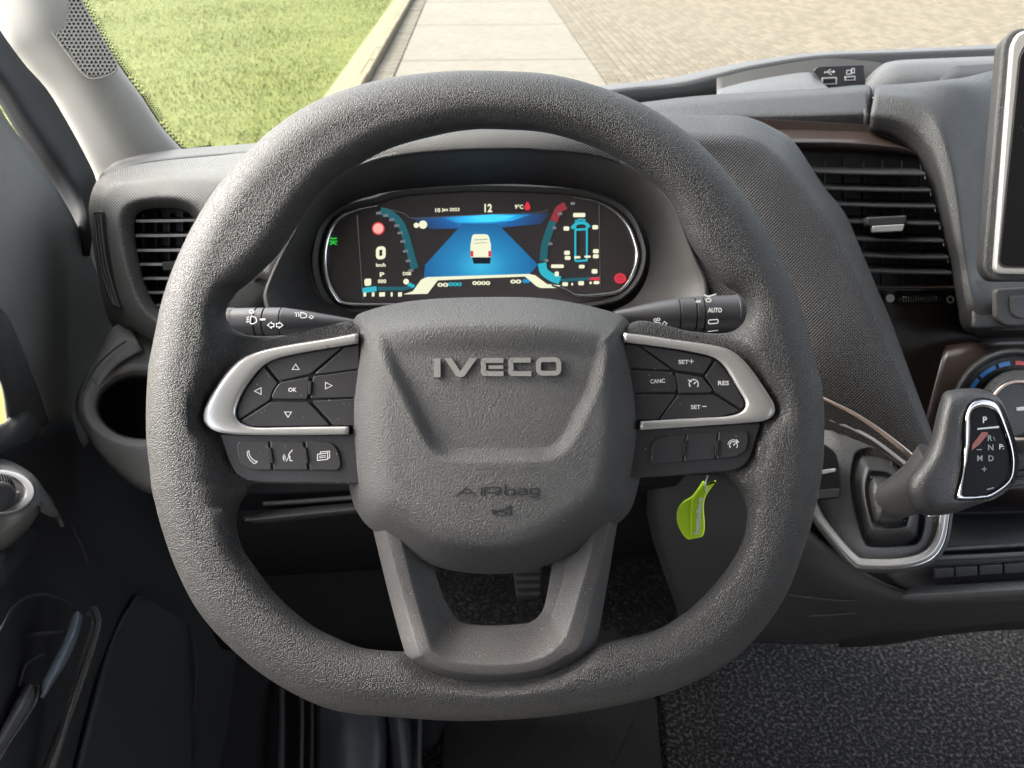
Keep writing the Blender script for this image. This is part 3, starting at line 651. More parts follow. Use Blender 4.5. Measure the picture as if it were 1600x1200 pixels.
for x in (222, 243, 264, 285, 304): plate('vane', [(x-1.4,332),(x+1.4,332),(x+1.4,486),(x-1.4,486)], VF, -.014, .006, M['slat'], dv)
plate('vent_tab', rp([(252,409,3),(298,407,3),(298,420,3),(254,423,3)]), VF, .006, .008, M['spoke'], dv, bev=.001)
# ribbed insert beside the vent
IF = Frame(168, 400, .757, (-.25, -.1, 1))
ins = plate('ribbed_insert', rp([(145,331,4),(161,329,6),(168,380,0),(177,430,0),(190,484,5),(178,482,6),(166,460,8),(153,410,0),(147,365,0)], 4), IF, .012, .004, M['gap'], dash)
for k in range(3):
    o_ = 3.2+k*4.4
    sweep('rib', [IF.pt(x+o_, y, .0125) for x, y in cr([(145,336+k*-1),(148,365),(154,410),(165,452),(174.5-k*.5,476+k*2)], 4)], .0011, M['dash_light'], ins, k=6)
# cup holder below it
def ring_pts(cx, cy, rx, ry, d, n=20, tilt=.0): return [(cx+rx*cos(2*pi*i/n), cy+ry*sin(2*pi*i/n), d+tilt*sin(2*pi*i/n)) for i in range(n)]
CH = [(205,505),(260,520),(320,545),(352,600),(350,660),(330,720),(290,765),(240,772),(205,757),(172,728),(148,703),(131,672),(121,652),(118,630),(127,600),(150,557),(178,518)]
n_ = 17
cupo = [(x, y, .83) for x, y in CH]; cup1 = [(x+(215-x)*.05, y+(640-y)*.05, .775) for x, y in CH]
cup2 = [(222+92*cos(a), 634+66*sin(a), .760) for a in [math.atan2((y-634)/66, (x-222)/92) for x, y in CH]]
cup3 = [(222+70*cos(a), 632+53*sin(a), .763) for a in [math.atan2((y-634)/66, (x-222)/92) for x, y in CH]]
cup4 = [(222+64*cos(a), 640+45*sin(a), .83) for a in [math.atan2((y-634)/66, (x-222)/92) for x, y in CH]]
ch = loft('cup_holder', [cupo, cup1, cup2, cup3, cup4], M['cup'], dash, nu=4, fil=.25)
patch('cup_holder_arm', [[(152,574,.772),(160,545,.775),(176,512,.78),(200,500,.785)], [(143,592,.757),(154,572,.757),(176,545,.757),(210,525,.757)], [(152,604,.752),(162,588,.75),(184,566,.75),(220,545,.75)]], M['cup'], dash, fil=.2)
sweep('trim_line', [at(x, y, .744) for x, y in cr([(130,610),(142,585),(160,562),(182,543),(197,533)], 4)], .0010, M['gap'], dash, k=6)
plate('cup_well', [p for p in ell(222, 634, 82, 60, 30)], Frame(222, 634, .84, (0, 0, 1)), 0, .004, M['dark'], dash)
# ---- instrument hood
K = [((395,440,.74),(402,432,.71),(418,440,.70)),((425,360,.74),(435,360,.70),(450,375,.69)),((480,275,.74),(490,285,.69),(508,288,.68)),((560,212,.75),(566,228,.69),(565,257,.675)),((650,182,.76),(655,203,.69),(640,238,.67)),
     ((770,170,.77),(770,193,.69),(770,230,.665)),((900,170,.77),(900,195,.69),(860,233,.665)),((1000,176,.765),(1000,204,.69),(940,243,.67)),((1100,180,.755),(1100,212,.69),(1005,272,.675)),((1147,180,.75),(1147,215,.69),(1040,305,.68)),
     ((1178,186,.745),(1180,222,.69),(1060,335,.68)),((1209,200,.74),(1203,238,.688),(1075,370,.68)),((1241,222,.735),(1225,259,.685),(1090,405,.68)),((1287,291,.73),(1256,297,.682),(1110,450,.68)),((1319,331,.725),(1287,337,.68),(1130,490,.68)),
     ((1344,387,.72),(1315,390,.678),(1150,530,.68)),((1369,447,.715),(1341,440,.675),(1170,580,.68)),((1394,506,.71),(1366,502,.672),(1190,620,.68)),((1425,591,.70),(1402,580,.67),(1220,670,.685)),((1456,675,.69),(1441,675,.668),(1260,720,.69)),((1472,715,.69),(1460,715,.668),(1290,765,.69))]
patch('instrument_hood', [[k[0][:2]+(k[0][2]+.05,) for k in K], [k[0] for k in K], [k[1] for k in K], [k[2] for k in K]], M['hood'], dash, nu=5, fil=.18, solid=.003)
LIP = [(418,440),(450,375),(508,288),(565,257),(640,238),(770,230),(860,233),(940,243),(1005,272),(1040,305),(1060,335),(1075,370),(1090,405),(1108,445),(1100,490),(1040,540),(920,560),(770,565),(620,560),(500,540),(430,500),(412,470)]
LEN = [(484,425),(488,385),(508,345),(545,318),(620,298),(770,288),(860,291),(925,300),(975,320),(1000,345),(1012,370),(1016,400),(1012,430),(1000,455),(980,475),(930,495),(860,505),(770,508),(660,505),(560,490),(510,470),(490,450)]
M['tunnel'] = mat('hood_inner', (.050, .047, .045), .55, grain=[('noise', 900, .0003, .5)])
loft('hood_tunnel', [[(x, y, .672+.012*(y > 350)) for x, y in LIP], [(x+(a-x)*.06, y+(b-y)*.06, .675) for (x, y), (a, b) in zip(LIP, LEN)], D_(LEN, .735)], M['tunnel'], dash, nu=4, fil=.1)
# ---- right side: tray, cowl lip, band, centre stack surround
patch('windscreen_lip', [[(560,200,1.02),(800,165,1.02),(933,135,1.02),(1031,124,1.02),(1100,110,1.02),(1162,97,1.02),(1272,82,1.02),(1400,77,1.02),(1568,69,1.02),(1700,66,1.02)],
      [(560,206,.99),(800,171,.99),(945,141,.99),(1050,130,.99),(1110,117,.99),(1173,102,.99),(1277,86,.99),(1400,81,.99),(1568,75,.99),(1700,72,.99)],
      [(560,215,.99),(800,180,.99),(952,146,.99),(1060,136,.99),(1115,124,.99),(1184,106,.99),(1281,91,.99),(1400,86,.99),(1568,79,.99),(1700,76,.99)],
      [(560,240,1.0),(800,200,1.0),(960,175,1.0),(1060,165,1.0),(1115,160,1.0),(1184,150,1.0),(1281,140,1.0),(1400,130,1.0),(1568,120,1.0),(1700,118,1.0)]], M['dash_light'], dash, fil=.2)
M['traywall'] = mat('tray_wall', (.020, .019, .0175), .6, grain=[('noise', 900, .0003, .5)])
patch('tray_wall', [[(1120,122,.975),(1184,107,.97),(1281,92,.965),(1330,93,.96),(1380,98,.955)], [(1120,165,.96),(1184,160,.955),(1281,150,.95),(1330,145,.945),(1380,140,.94)]], M['traywall'], dash, nv=1)
patch('tray_block', [[(1120,140,.94),(1175,126,.945),(1257,113,.945),(1275,120,.94)], [(1120,152,.90),(1180,146,.90),(1262,140,.895),(1296,138,.89)], [(1120,165,.89),(1180,160,.89),(1262,156,.885),(1298,152,.88)]], M['dash_light'], dash, fil=.25)
UF = Frame(1310, 118, .935, (-.05, -.3, 1))
usb = plate('usb_panel', rp([(1271,110,6),(1278,104,6),(1350,101,3),(1352,135,3),(1300,140,3)]), UF, 0, .004, M['key'], dash)
for x0, y0, x1, y1 in ((1284,121,1308,133),(1320,119,1337,127)):
    p = plate('usb_port', rp([(x0,y0,1.5),(x1,y0-1,1.5),(x1,y1-1,1.5),(x0,y1,1.5)]), UF, .0008, .002, M['silver'], usb)
    plate('port_opening', rp([(x0+2.4,y0+2.4,1),(x1-2.4,y0+1.4,1),(x1-2.4,y1-3.2,1),(x0+2.4,y1-2.4,1)]), UF, .0011, .002, M['gap'], p)
m = MB(); m.stroke(UF, [(1288,113),(1303,112)], 1.1, .0004); m.stroke(UF, [(1292,112.5),(1296,109),(1299,109)], 1, .0004); m.stroke(UF, [(1293,113),(1297,116),(1300,116)], 1, .0004); m.fill(UF, ell(1302.5, 112, 2, 2, 8), .0004); m.fill(UF, [(1287,113),(1290,111),(1290,115)], .0004)
m.build('port_symbol', M['white'], usb)
m = MB(); m.stroke(UF, [(1323,110),(1330,109.5),(1330,115.5),(1323,116)], 1.1, .0004, closed=True); m.stroke(UF, [(1331,107),(1335,107),(1335,114),(1331,114)], 1.1, .0004, closed=True); m.build('port_symbol', M['white'], usb)
patch('tray_lid', [[(1352,124,.95),(1372,104,.955),(1392,96,.955),(1420,93,.955),(1490,90,.955),(1568,87,.955),(1660,84,.955)], [(1352,130,.925),(1376,112,.925),(1400,103,.925),(1430,101,.925),(1490,99,.925),(1568,96,.925),(1660,94,.925)],
      [(1350,150,.90),(1380,145,.90),(1405,138,.90),(1430,136,.90),(1490,132,.90),(1568,126,.90),(1660,122,.90)]], M['dash_light'], dash, fil=.3)
patch('tray_lid_pad', [[(1470,121,.905),(1492,104,.915),(1515,102,.915),(1568,99,.915),(1660,97,.915)], [(1465,140,.895),(1500,130,.895),(1520,128,.895),(1568,124,.895),(1660,122,.895)]], M['dark'], dash, nv=2)
patch('dash_band', [[(880,172,.90),(985,162,.90),(1100,149,.90),(1270,139,.89),(1340,133,.885),(1358,134,.885),(1363,141,.88)], [(880,180,.845),(985,172,.845),(1100,160,.845),(1270,147,.84),(1340,142,.835),(1356,143,.835),(1363,152,.835)],
      [(880,200,.815),(985,188,.815),(1100,182,.815),(1200,181,.815),(1340,177,.81),(1354,177,.81),(1361,179,.815)], [(880,215,.82),(985,206,.82),(1100,202,.82),(1219,197,.82),(1340,201,.818),(1353,202,.818),(1359,203,.822)], [(880,235,.84),(985,226,.84),(1100,222,.84),(1219,204,.84),(1340,206,.84),(1353,206,.84),(1358,206,.84)]], M['dash'], dash, fil=.16)
A = [((1358,206,.84),(1359,203,.80),(1361,178,.79),(1366,148,.80),(1367,139,.84),(1368,133,.885)),((1395,216,.84),(1395,213,.80),(1400,185,.785),(1406,152,.79),(1415,136,.82),(1420,130,.88)),((1425,240,.84),(1425,237,.80),(1436,205,.78),(1444,166,.78),(1490,128,.80),(1500,122,.87)),
     ((1445,270,.84),(1445,268,.80),(1458,236,.775),(1468,196,.77),(1530,150,.80),(1575,112,.86)),((1455,301,.84),(1455,299,.80),(1470,275,.772),(1484,240,.765),(1535,215,.80),(1590,180,.83)),((1463,330,.84),(1463,328,.80),(1480,318,.77),(1496,297,.762),(1534,295,.80),(1590,290,.82)),
     ((1474,372,.84),(1474,370,.80),(1490,372,.768),(1505,368,.76),(1532,365,.80),(1590,370,.82)),((1484,412,.84),(1485,410,.80),(1499,415,.768),(1512,418,.76),(1534,420,.80),(1590,430,.82)),((1490,445,.84),(1491,445,.79),(1503,448,.765),(1516,448,.757),(1545,445,.77),(1590,450,.78)),
     ((1496,480,.84),(1497,478,.785),(1509,478,.762),(1522,474,.755),(1550,470,.757),(1600,470,.757)),((1500,505,.84),(1501,503,.785),(1514,500,.765),(1530,495,.757),(1560,490,.757),(1600,490,.757)),((1512,522,.84),(1513,520,.785),(1522,516,.768),(1536,512,.760),(1565,510,.758),(1640,509,.758)),((1540,527,.84),(1540,524,.785),(1544,522,.77),(1550,518,.762),(1575,517,.760),(1640,516,.76))]
patch('centre_surround', [[a[i] for a in A] for i in range(6)], M['dash'], dash, nu=5, fil=.22, solid=.003)
patch('screen_shelf', [[(1520,440,.765),(1560,438,.765),(1700,432,.765)], [(1520,512,.754),(1560,510,.754),(1700,508,.754)], [(1525,530,.78),(1560,528,.78),(1700,526,.78)]], M['dash'], dash, fil=.12)
SWF = Frame(1590, 478, .748, (0, -.15, 1))
sb_ = plate('button_bezel', rp([(1556,452,8),(1660,446,4),(1660,508,4),(1570,510,10),(1556,498,8)]), SWF, 0, .006, M['spoke'], dash, bev=.002)
plate('hard_button', rp([(1579,463,5),(1640,460,4),(1640,497,4),(1590,498,8),(1580,490,6)]), SWF, .0022, .004, M['dash_light'], sb_, bev=.0014)
# ---- brown panel with the centre vent
BF = Frame(1400, 350, .815, (-.06, -.1, 1))
pan = plate('vent_panel', [(1180,185),(1365,195),(1440,230),(1480,330),(1530,500),(1700,500),(1700,640),(1480,760),(1440,720),(1330,480),(1250,300)], BF, -.004, .006, M['brown'], dash)
patch('vent_brow', [[(1205,203,.815),(1300,203,.815),(1362,205,.815),(1410,226,.815),(1430,240,.815)], [(1232,222,.790),(1300,222,.790),(1362,225,.790),(1412,231,.792),(1435,240,.796)], [(1240,233,.80),(1300,236,.80),(1362,239,.80),(1412,243,.80),(1440,248,.80)]], M['brown'], dash, fil=.15)
cv = plate('centre_vent', [(1240,228),(1430,236),(1452,270),(1490,447),(1494,452),(1370,452),(1345,420),(1290,310),(1255,262)], BF, .0005, .004, M['gap'], dash)
SL = [(266,1272,1446),(292,1288,1455),(317,1302,1462),(344,1316,1469),(371,1328,1475),(397,1340,1482),(421,1352,1487)]
for y, xa, xb in SL:
    s_ = MB().add(slat_box(BF, xa, y, xb, y+4, .0225, .020, .003, .8, 9, .42)).build('slat', M['slat'], cv)
    MB().add(slat_box(BF, xa, y+.4, xb, y+4.4, .0232, .0016, .0013, .8, 9)).build('slat_glint', M['slat_glint_dim'], s_)  # lighter strip paints the slat's front highlight, dimmer here
patch('vent_sill', [[(1356,446,.80),(1420,448,.80),(1494,447,.80)], [(1362,449,.793),(1420,450,.793),(1494,449,.793)], [(1364,458,.81),(1420,458,.81),(1494,456,.81)]], M['brown'], dash, fil=.2)
for y, xa, xb in SL[:-1]: MB().fill(BF, [(xb-2,y+9),(xb-.6,y+9),(xb+.4,y+14),(xb-1,y+14)], .012, .004).build('pivot_gap_light', M['white'], cv)  # white flecks paint the light coming through the pivot gaps
for x in (1290, 1320, 1350, 1380, 1410, 1440): plate('vane', [(x-1.5,250),(x+1.5,250),(x+1.5,448),(x-1.5,448)], BF, .003, .002, M['slat'], cv)
tb = plate('vent_tab', rp([(1355,339,4),(1418,336,4),(1418,348,4),(1410,353,3),(1362,355,4),(1356,352,4)]), BF, .031, .012, M['slat'], cv, bev=.0022)
plate('tab_trim', rp([(1363,353,3),(1414,350,3),(1411,361,2),(1365,363,2)]), BF, .0325, .006, M['silver'], tb, bev=.001)
ws = plate('wheel_slot', rp([(1401,468,8),(1410,460,6),(1468,458,6),(1474,466,8),(1466,475,6),(1408,477,6)]), BF, .0035, .002, M['gap'], dash)
sweep('thumbwheel', [BF.pt(x, y, .0035) for x, y in ((1405,468.5),(1410,468),(1437,467),(1464,466),(1470,466))], [.0012, .0036, .0040, .0036, .0012], M['key'], ws, k=14)
for i in range(14): MB().add(sweep_geo([BF.pt(1412+i*3.9, 467.8-i*.13+dy, .0035+h) for dy, h in ((-4.5,.0022),(-2,.0038),(1,.0041),(4,.0030))], .00035, k=4)).build('wheel_ridge', M['slat_glint'], ws)
MB().fill(BF, ell(1391, 466, 7, 6.3, 20), .0028, .001).build('flow_symbol', M['white'], dash); MB().stroke(BF, ell(1485, 468, 4.8, 4.8, 18), 2.6, .0028, .001, closed=True).build('flow_symbol', M['white'], dash)
# ---- climate panel and dial
patch('climate_panel', [[(1478,540,.81),(1540,531,.80),(1600,529,.80),(1700,527,.80)], [(1470,565,.795),(1530,548,.785),(1600,546,.78),(1700,544,.78)], [(1440,700,.80),(1520,640,.79),(1600,640,.79),(1700,640,.79)], [(1450,790,.84),(1520,790,.84),(1600,790,.84),(1700,790,.84)]], M['brown'], dash, nv=4)
KF = Frame(1588, 645, .755, (0, -.12, 1))
loft('dial_surround', [[tuple(KF.pt(1588+r*cos(a), 645+r*.98*sin(a), h)) for a in np.linspace(0, 2*pi, 32, endpoint=False)] for r, h in ((104, -.020), (101, .000), (97, .0015), (93, 0), (90, -.004), (50, -.004))], M['dash'], dash, nu=2, fil=.2, pts=True)
def arcm(name, a0, a1, m_): MB().stroke(KF, ell(1588, 645, 80, 78, 8, radians(a0), radians(a1)), 6.5, -.0032).build(name, M[m_], dash)
for a0, a1 in ((209, 222), (226, 246), (250, 263)): arcm('cold_mark', a0, a1, 'blue')
for a0, a1 in ((269, 281), (285, 305)): arcm('hot_mark', a0, a1, 'red')
td = loft('temperature_dial', [[tuple(KF.pt(1592+r*cos(a), 643+r*sin(a)-o, h)) for a in np.linspace(0, 2*pi, 40, endpoint=False)] for r, h, o in ((66, -.004, 0), (63, .012, 0), (50, .024, 2), (46, .024, 2), (43, .020, 2), (40, .020, 2))], M['slat'], dash, nu=1, fil=.12, pts=True, cap=True)
sweep('dial_ring', [KF.pt(1592+45*cos(a), 641+45*sin(a), .0248) for a in np.linspace(0, 2*pi, 48, endpoint=False)], .0016, M['copper'], td, closed=True, k=8)
plate('dial_mark', rp([(1589,637,1.5),(1606,635,1.5),(1606,641,1.5),(1589,642,1.5)]), KF, .0212, .001, M['white'], td, bev=.0002)
for a in (200, 215, 230, 245, 260, 275, 290): sweep('grip_rib', [KF.pt(1592+r*cos(radians(a)), 643+r*sin(radians(a)), h) for r, h in ((65, .002), (60, .014), (52, .0225))], .0009, M['dark'], td, k=6)
CF = Frame(1590, 730, .80, (0, -.1, 1))
plate('switch_row', rp([(1560,672,2),(1700,668,2),(1700,705,2),(1560,708,2)]), CF, .003, .004, M['dash_light'], dash); kb = plate('lower_switch', rp([(1560,708,2),(1700,704,2),(1700,738,2),(1560,742,2)]), CF, .004, .004, M['spoke'], dash)
plate('switch_ledge', rp([(1540,748,2),(1700,742,2),(1700,760,2),(1540,768,2)]), CF, .01, .014, M['spoke'], dash, bev=.003)
# ---- lower right: tray, lips, ledge
patch('lower_tray', [[(1440,760,.84),(1540,770,.84),(1700,768,.84)], [(1440,800,.93),(1540,800,.93),(1700,795,.93)], [(1440,855,.86),(1540,850,.86),(1700,843,.86)]], M['dark'], dash, fil=.1)
def bar(name, pts, rad, m_, k=10): return sweep(name, [at(*p) for p in cr(pts, 5)], rad, M[m_], dash, k=k)
bar('tray_lip', [(1462,859,.80),(1520,856,.80),(1600,851,.80),(1700,846,.80)], .0022, 'dash_light'); bar('tray_lip', [(1462,872,.79),(1520,870,.79),(1600,866,.79),(1700,862,.79)], .0028, 'dash_light')
patch('lower_fascia', [[(1330,872,.87),(1400,866,.82),(1500,866,.80),(1700,858,.80)], [(1325,890,.86),(1400,880,.81),(1500,876,.795),(1700,868,.795)], [(1325,930,.86),(1400,925,.81),(1500,915,.80),(1700,905,.80)], [(1310,1012,1.02),(1380,1008,1.0),(1500,990,1.0),(1700,975,1.0)]], M['dark'], dash, fil=.1)
for x0, x1 in ((1462,1491),(1494,1528),(1531,1567),(1570,1606),(1609,1660)):
    plate('coin_slot', rp([(x0,889-(x0-1462)*.07,3),(x1,889-(x1-1462)*.07,3),(x1,905-(x1-1462)*.07,3),(x0,905-(x0-1462)*.07,3)]), Frame(1530, 892, .793, (0, -.1, 1)), .002, .004, M['dark'], dash, bev=.0012)
patch('lower_ledge', [[(1432,917,.80),(1445,914,.80),(1500,911,.80),(1600,906,.80),(1700,902,.80)], [(1412,923,.775),(1430,921,.765),(1500,918,.765),(1600,912,.765),(1700,908,.765)], [(1409,930,.765),(1425,930,.757),(1500,926,.757),(1600,921,.757),(1700,917,.757)], [(1412,936,.768),(1430,937,.763),(1500,934,.763),(1600,928,.763),(1700,924,.763)], [(1425,940,.79),(1440,942,.79),(1500,939,.79),(1600,933,.79),(1700,929,.79)]], M['dash_light'], dash, fil=.3)
patch('lower_panel', [[(1040,690,.86),(1180,760,.84),(1300,860,.80),(1400,920,.80),(1500,930,.80),(1700,920,.80)], [(1010,800,.90),(1160,850,.88),(1300,920,.83),(1400,945,.82),(1500,945,.81),(1700,938,.81)], [(1060,960,1.0),(1180,985,.98),(1300,990,.95),(1400,985,.94),(1500,975,.93),(1700,955,.92)], [(1060,990,1.06),(1180,1004,1.05),(1300,1006,1.04),(1400,998,1.03),(1500,986,1.02),(1700,964,1.0)]], M['dark'], dash, nv=4)
sweep('panel_seam', [at(x, y, d) for x, y, d in cr([(1230,929,.84),(1280,935,.835),(1320,938,.832),(1350,936,.83),(1375,929,.825)], 5)], .0012, M['dash'], dash, k=6)
sweep('panel_seam', [at(x, y, d) for x, y, d in cr([(1262,962,.875),(1310,960,.87),(1370,954,.865)], 4)], .0012, M['dash'], dash, k=6)
# ---- lower left: knee panel with ledges
patch('knee_panel', [[(300,540,.80),(420,560,.80),(600,580,.80),(800,590,.80),(1000,600,.80),(1100,640,.82)], [(300,700,.84),(420,735,.83),(600,735,.83),(800,735,.83),(1000,730,.84),(1080,730,.86)], [(310,770,.85),(420,772,.83),(600,765,.83),(800,760,.83),(1000,760,.86),(1080,760,.88)], [(310,782,.86),(420,783,.85),(600,775,.85),(800,770,.85),(1000,770,.90),(1080,770,.92)],
      [(310,800,.86),(420,797,.84),(600,787,.84),(800,780,.84),(1000,780,.92),(1080,780,.94)], [(330,815,.86),(420,812,.84),(600,799,.84),(800,790,.84),(1000,790,.94),(1080,790,.95)], [(330,900,1.0),(420,900,1.0),(600,890,1.0),(800,880,1.0),(1000,870,1.05),(1080,870,1.05)]], M['black'], dash, fil=.12)
sweep('knee_ledge', [at(*p) for p in cr([(412,787,.835),(480,783,.832),(560,777,.832),(640,772,.832)], 4)], .0028, M['spoke'], dash, k=8)
patch('knee_ledge', [[(378,806,.83),(450,795,.825),(560,785,.825),(640,780,.825)], [(384,813,.818),(450,807,.815),(560,796,.815),(640,790,.815)], [(400,818,.83),(450,814,.83),(560,802,.83),(640,797,.83)]], M['spoke'], dash, fil=.25)
loft('column_shroud', [[tuple(WF.pt(x, y, h)) for x, y in ell(785, cy, rx, ry, 16)] for rx, ry, cy, h in ((150, 120, 640, -.02), (190, 140, 640, -.04), (200, 150, 650, -.12), (190, 150, 660, -.24), (180, 150, 670, -.36))], M['black'], dash, nu=3, pts=True)
# ---- gear console
GF = Frame(1385, 780, .665, (.02, .30, .95))
GO = [(1262,640),(1300,650),(1330,662),(1366,682),(1412,717),(1445,745),(1480,780),(1480,815),(1472,850),(1452,874),(1412,886),(1350,887),(1332,879),(1303,847),(1270,800),(1255,740),(1252,690)]
def gring(f, h, cx=1372, cy=770): return [tuple(GF.pt(x+(cx-x)*f, y+(cy-y)*f, h)) for x, y in GO]
gc = loft('gear_console', [gring(.16, -.14), gring(.03, -.085), gring(-.03, -.045), gring(-.032, -.024), gring(0, -.012)], M['dark'], dash, nu=4, pts=True, fil=.1)
loft('console_trim', [gring(0, -.013), gring(-.005, -.010), gring(-.002, -.0075), gring(.002, -.0068)], M['gap'], gc, nu=4, pts=True, fil=.2); loft('console_trim', [gring(.0, -.0075), gring(.004, -.001), gring(.03, .0045), gring(.055, .005), gring(.105, .0042), gring(.125, -.001)], M['silver'], gc, nu=4, pts=True, nv=3)
loft('console_trim', [gring(-.012, -.0145), gring(-.016, -.0125), gring(-.010, -.0105)], M['chrome'], gc, nu=4, pts=True, nv=3)
GI = [(1338,706),(1352,702),(1368,703),(1383,705),(1396,711),(1412,727),(1430,755),(1442,785),(1445,810),(1440,842),(1430,850),(1410,853),(1368,856),(1350,847),(1340,815),(1331,775),(1329,740)]
gi = lambda f, h: [tuple(GF.pt(x+(1385-x)*f, y+(785-y)*f, h)) for x, y in GI]
GO2 = gring(.112, .0005)
GC_ = (1384, 783); gdense = np.array(cr(GI, 8, True)); gang = np.arctan2(gdense[:, 1]-GC_[1], gdense[:, 0]-GC_[0])
GA = [tuple(gdense[int(np.argmin(np.abs((gang-math.atan2(y-GC_[1], x-GC_[0])+pi) % (2*pi)-pi)))]) for x, y in GO]
for i_, (x, y) in enumerate(GO):
    ro = math.hypot(x+(1372-x)*.112-GC_[0], y+(770-y)*.112-GC_[1])*.93; rg = math.hypot(GA[i_][0]-GC_[0], GA[i_][1]-GC_[1])*1.025
    if rg > ro: GA[i_] = (GC_[0]+(GA[i_][0]-GC_[0])*ro/rg, GC_[1]+(GA[i_][1]-GC_[1])*ro/rg)
def ga_ring(f, h): return [tuple(GF.pt(x+(GC_[0]-x)*f, y+(GC_[1]-y)*f, h)) for x, y in GA]
loft('console_top', [GO2, ga_ring(-.025, .0015), ga_ring(0, .0005), ga_ring(.01, -.006)], M['dash_light'], gc, nu=4, pts=True, fil=.2)
loft('gear_boot', [gi(-.01, -.006), gi(.06, -.005), gi(.16, -.001), gi(.30, .008), gi(.40, .011), gi(.5, .008), gi(.62, .016), gi(.8, .02)], M['boot'], gc, nu=4, pts=True, nv=3, cap=True)
for a, b in (((1341,716),(1362,748)),((1393,713),(1392,742)),((1352,843),(1366,818)),((1437,842),(1412,812))): sweep('boot_fold', [GF.pt(a[0]+(b[0]-a[0])*t, a[1]+(b[1]-a[1])*t, -.005+.015*t) for t in (0, .33, .66, 1)], .0011, M['boot'], gc, k=6)
sweep('copper_line', [at(*p) for p in cr([(1270,612,.68),(1290,624,.672),(1330,644,.665),(1366,667,.660),(1400,693,.656),(1431,720,.655),(1460,750,.655)], 5)], [.0010+.0022*i/30 for i in range(31)], M['copper'], dash, k=8)
PF = Frame(1300, 735, .655, (.1, .25, .96))
ps = plate('parking_brake_switch', rp([(1255,690,4),(1288,692,8),(1308,706,10),(1316,735,6),(1314,778,5),(1255,782,4)]), PF, 0, .01, M['gloss'], dash, bev=.002)
plate('switch_bar', rp([(1280,735,2),(1306,731,2),(1306,737,2),(1280,742,2)]), PF, .0008, .002, M['chrome'], ps)  # chrome bar stands in for the white highlight on the gloss
plate('switch_bar', rp([(1278,766,1),(1312,763,1),(1312,776,1),(1278,779,1)]), PF, .0008, .002, M['slat'], ps)
# ================================================================ instrument cluster
LF = Frame(770, 385, .742, (0, .0, 1))
clu = thing('instrument_cluster', LF.o, 'wide digital instrument cluster with blue road display seen through the steering wheel', 'instrument cluster')
EM = 1.75/2**SC.view_settings.exposure
def emat(name, col, s, base=(.01, .01, .01)): return mat(name, base, .25, em=col, ems=s*EM, vary=0)
SCR = dict(cream=emat('screen_cream', (.85, .86, .62), .62), cyan=emat('screen_cyan', (.03, .50, .62), .55), teal=emat('screen_teal', (.02, .16, .20), .42), red=emat('screen_red', (.75, .04, .07), .55), dred=emat('screen_dark_red', (.42, .05, .07), .4),
    green=emat('screen_green', (.03, .60, .06), .55), pink=emat('screen_pink', (.9, .45, .38), .6), sky=emat('screen_light_blue', (.02, .42, .85), .55), grey=emat('screen_grey', (.25, .27, .30), .4), dkblue=emat('screen_shadow', (.01, .02, .04), .3), line=emat('screen_line', (.12, .12, .13), .35))
LN = [(501,403),(508,368),(525,340),(557,326),(592,318),(627,308),(700,302),(760,300),(830,302),(896,306),(945,319),(977,340),(994,375),(998,403),(988,434),(965,458),(935,468),(860,480),(770,485),(680,482),(595,480),(536,478),(515,459),(504,431)]
M['lens'] = mat('cluster_lens_glare', (.070, .058, .061), .22, spec=.6, vary=.15)  # brown-grey base colour paints reflected glare into the lens
lens = plate('lens', [tuple(p) for p in cr(LN, 4, True)], LF, 0, .006, M['lens'], clu)
loft('lens_bezel', [[tuple(LF.pt(770+(x-770)*f, 400+(y-400)*g, h)) for x, y in LN] for f, g, h in ((1.06, 1.14, -.004), (1.05, 1.10, .008), (1.01, 1.02, .003), (1.0, 1.0, -.001))], M['tunnel'], clu, nu=4, fil=.15, pts=True)
def tube(name, pts, r, m_): return sweep(name, [LF.pt(x, y, .004) for x, y in cr(pts, 6)], r, M[m_], clu, k=8)
n6 = lambda k, a, b: [a+(b-a)*min(1, 4*min(i, k-1-i)/(k-1)) for i in range(k)]
tube('chrome_arc', [(590,321),(560,327),(531,340),(514,365),(507,400),(511,435),(524,462),(540,474),(600,476),(640,474)], n6(55, .0009, .0025), 'chrome')
tube('chrome_arc', [(896,308),(925,313),(955,326),(980,350),(993,380),(996,403),(988,430),(972,452),(950,459),(905,462),(885,453),(862,446)], n6(67, .0009, .0021), 'chrome')
hL = .0004
# blue road picture: the display's own shading
def screen_grad(name, stops, power=1.0, cx=.5, cz=.5, sx_=1.0, sz_=1.0):
    """Picture shown by the display: colour by distance from a point of the drawn shape."""
    m = bpy.data.materials.new(name); m.use_nodes = True; N = m.node_tree.nodes; L = m.node_tree.links; b = N['Principled BSDF']; b.inputs['Base Color'].default_value = (.01, .01, .01, 1); b.inputs['Roughness'].default_value = .25
    tc = N.new('ShaderNodeTexCoord'); mp = N.new('ShaderNodeMapping'); mp.inputs['Location'].default_value = (-cx*sx_, 0, -cz*sz_); mp.inputs['Scale'].default_value = (sx_, 0, sz_); L.new(tc.outputs['Generated'], mp.inputs[0])
    ln = N.new('ShaderNodeVectorMath'); ln.operation = 'LENGTH'; L.new(mp.outputs[0], ln.inputs[0]); r = N.new('ShaderNodeValToRGB'); e = r.color_ramp.elements
    e[0].position, e[0].color = stops[0][0], (*stops[0][1], 1); e[1].position, e[1].color = stops[-1][0], (*stops[-1][1], 1)
    for p_, c_ in stops[1:-1]: x = e.new(p_); x.color = (*c_, 1)
    L.new(ln.outputs['Value'], r.inputs[0]); L.new(r.outputs[0], b.inputs['Emission Color']); b.inputs['Emission Strength'].default_value = EM; return m
def sfill(name, poly, m_, h=hL): return MB().fill(LF, poly, h).build(name, m_, lens)
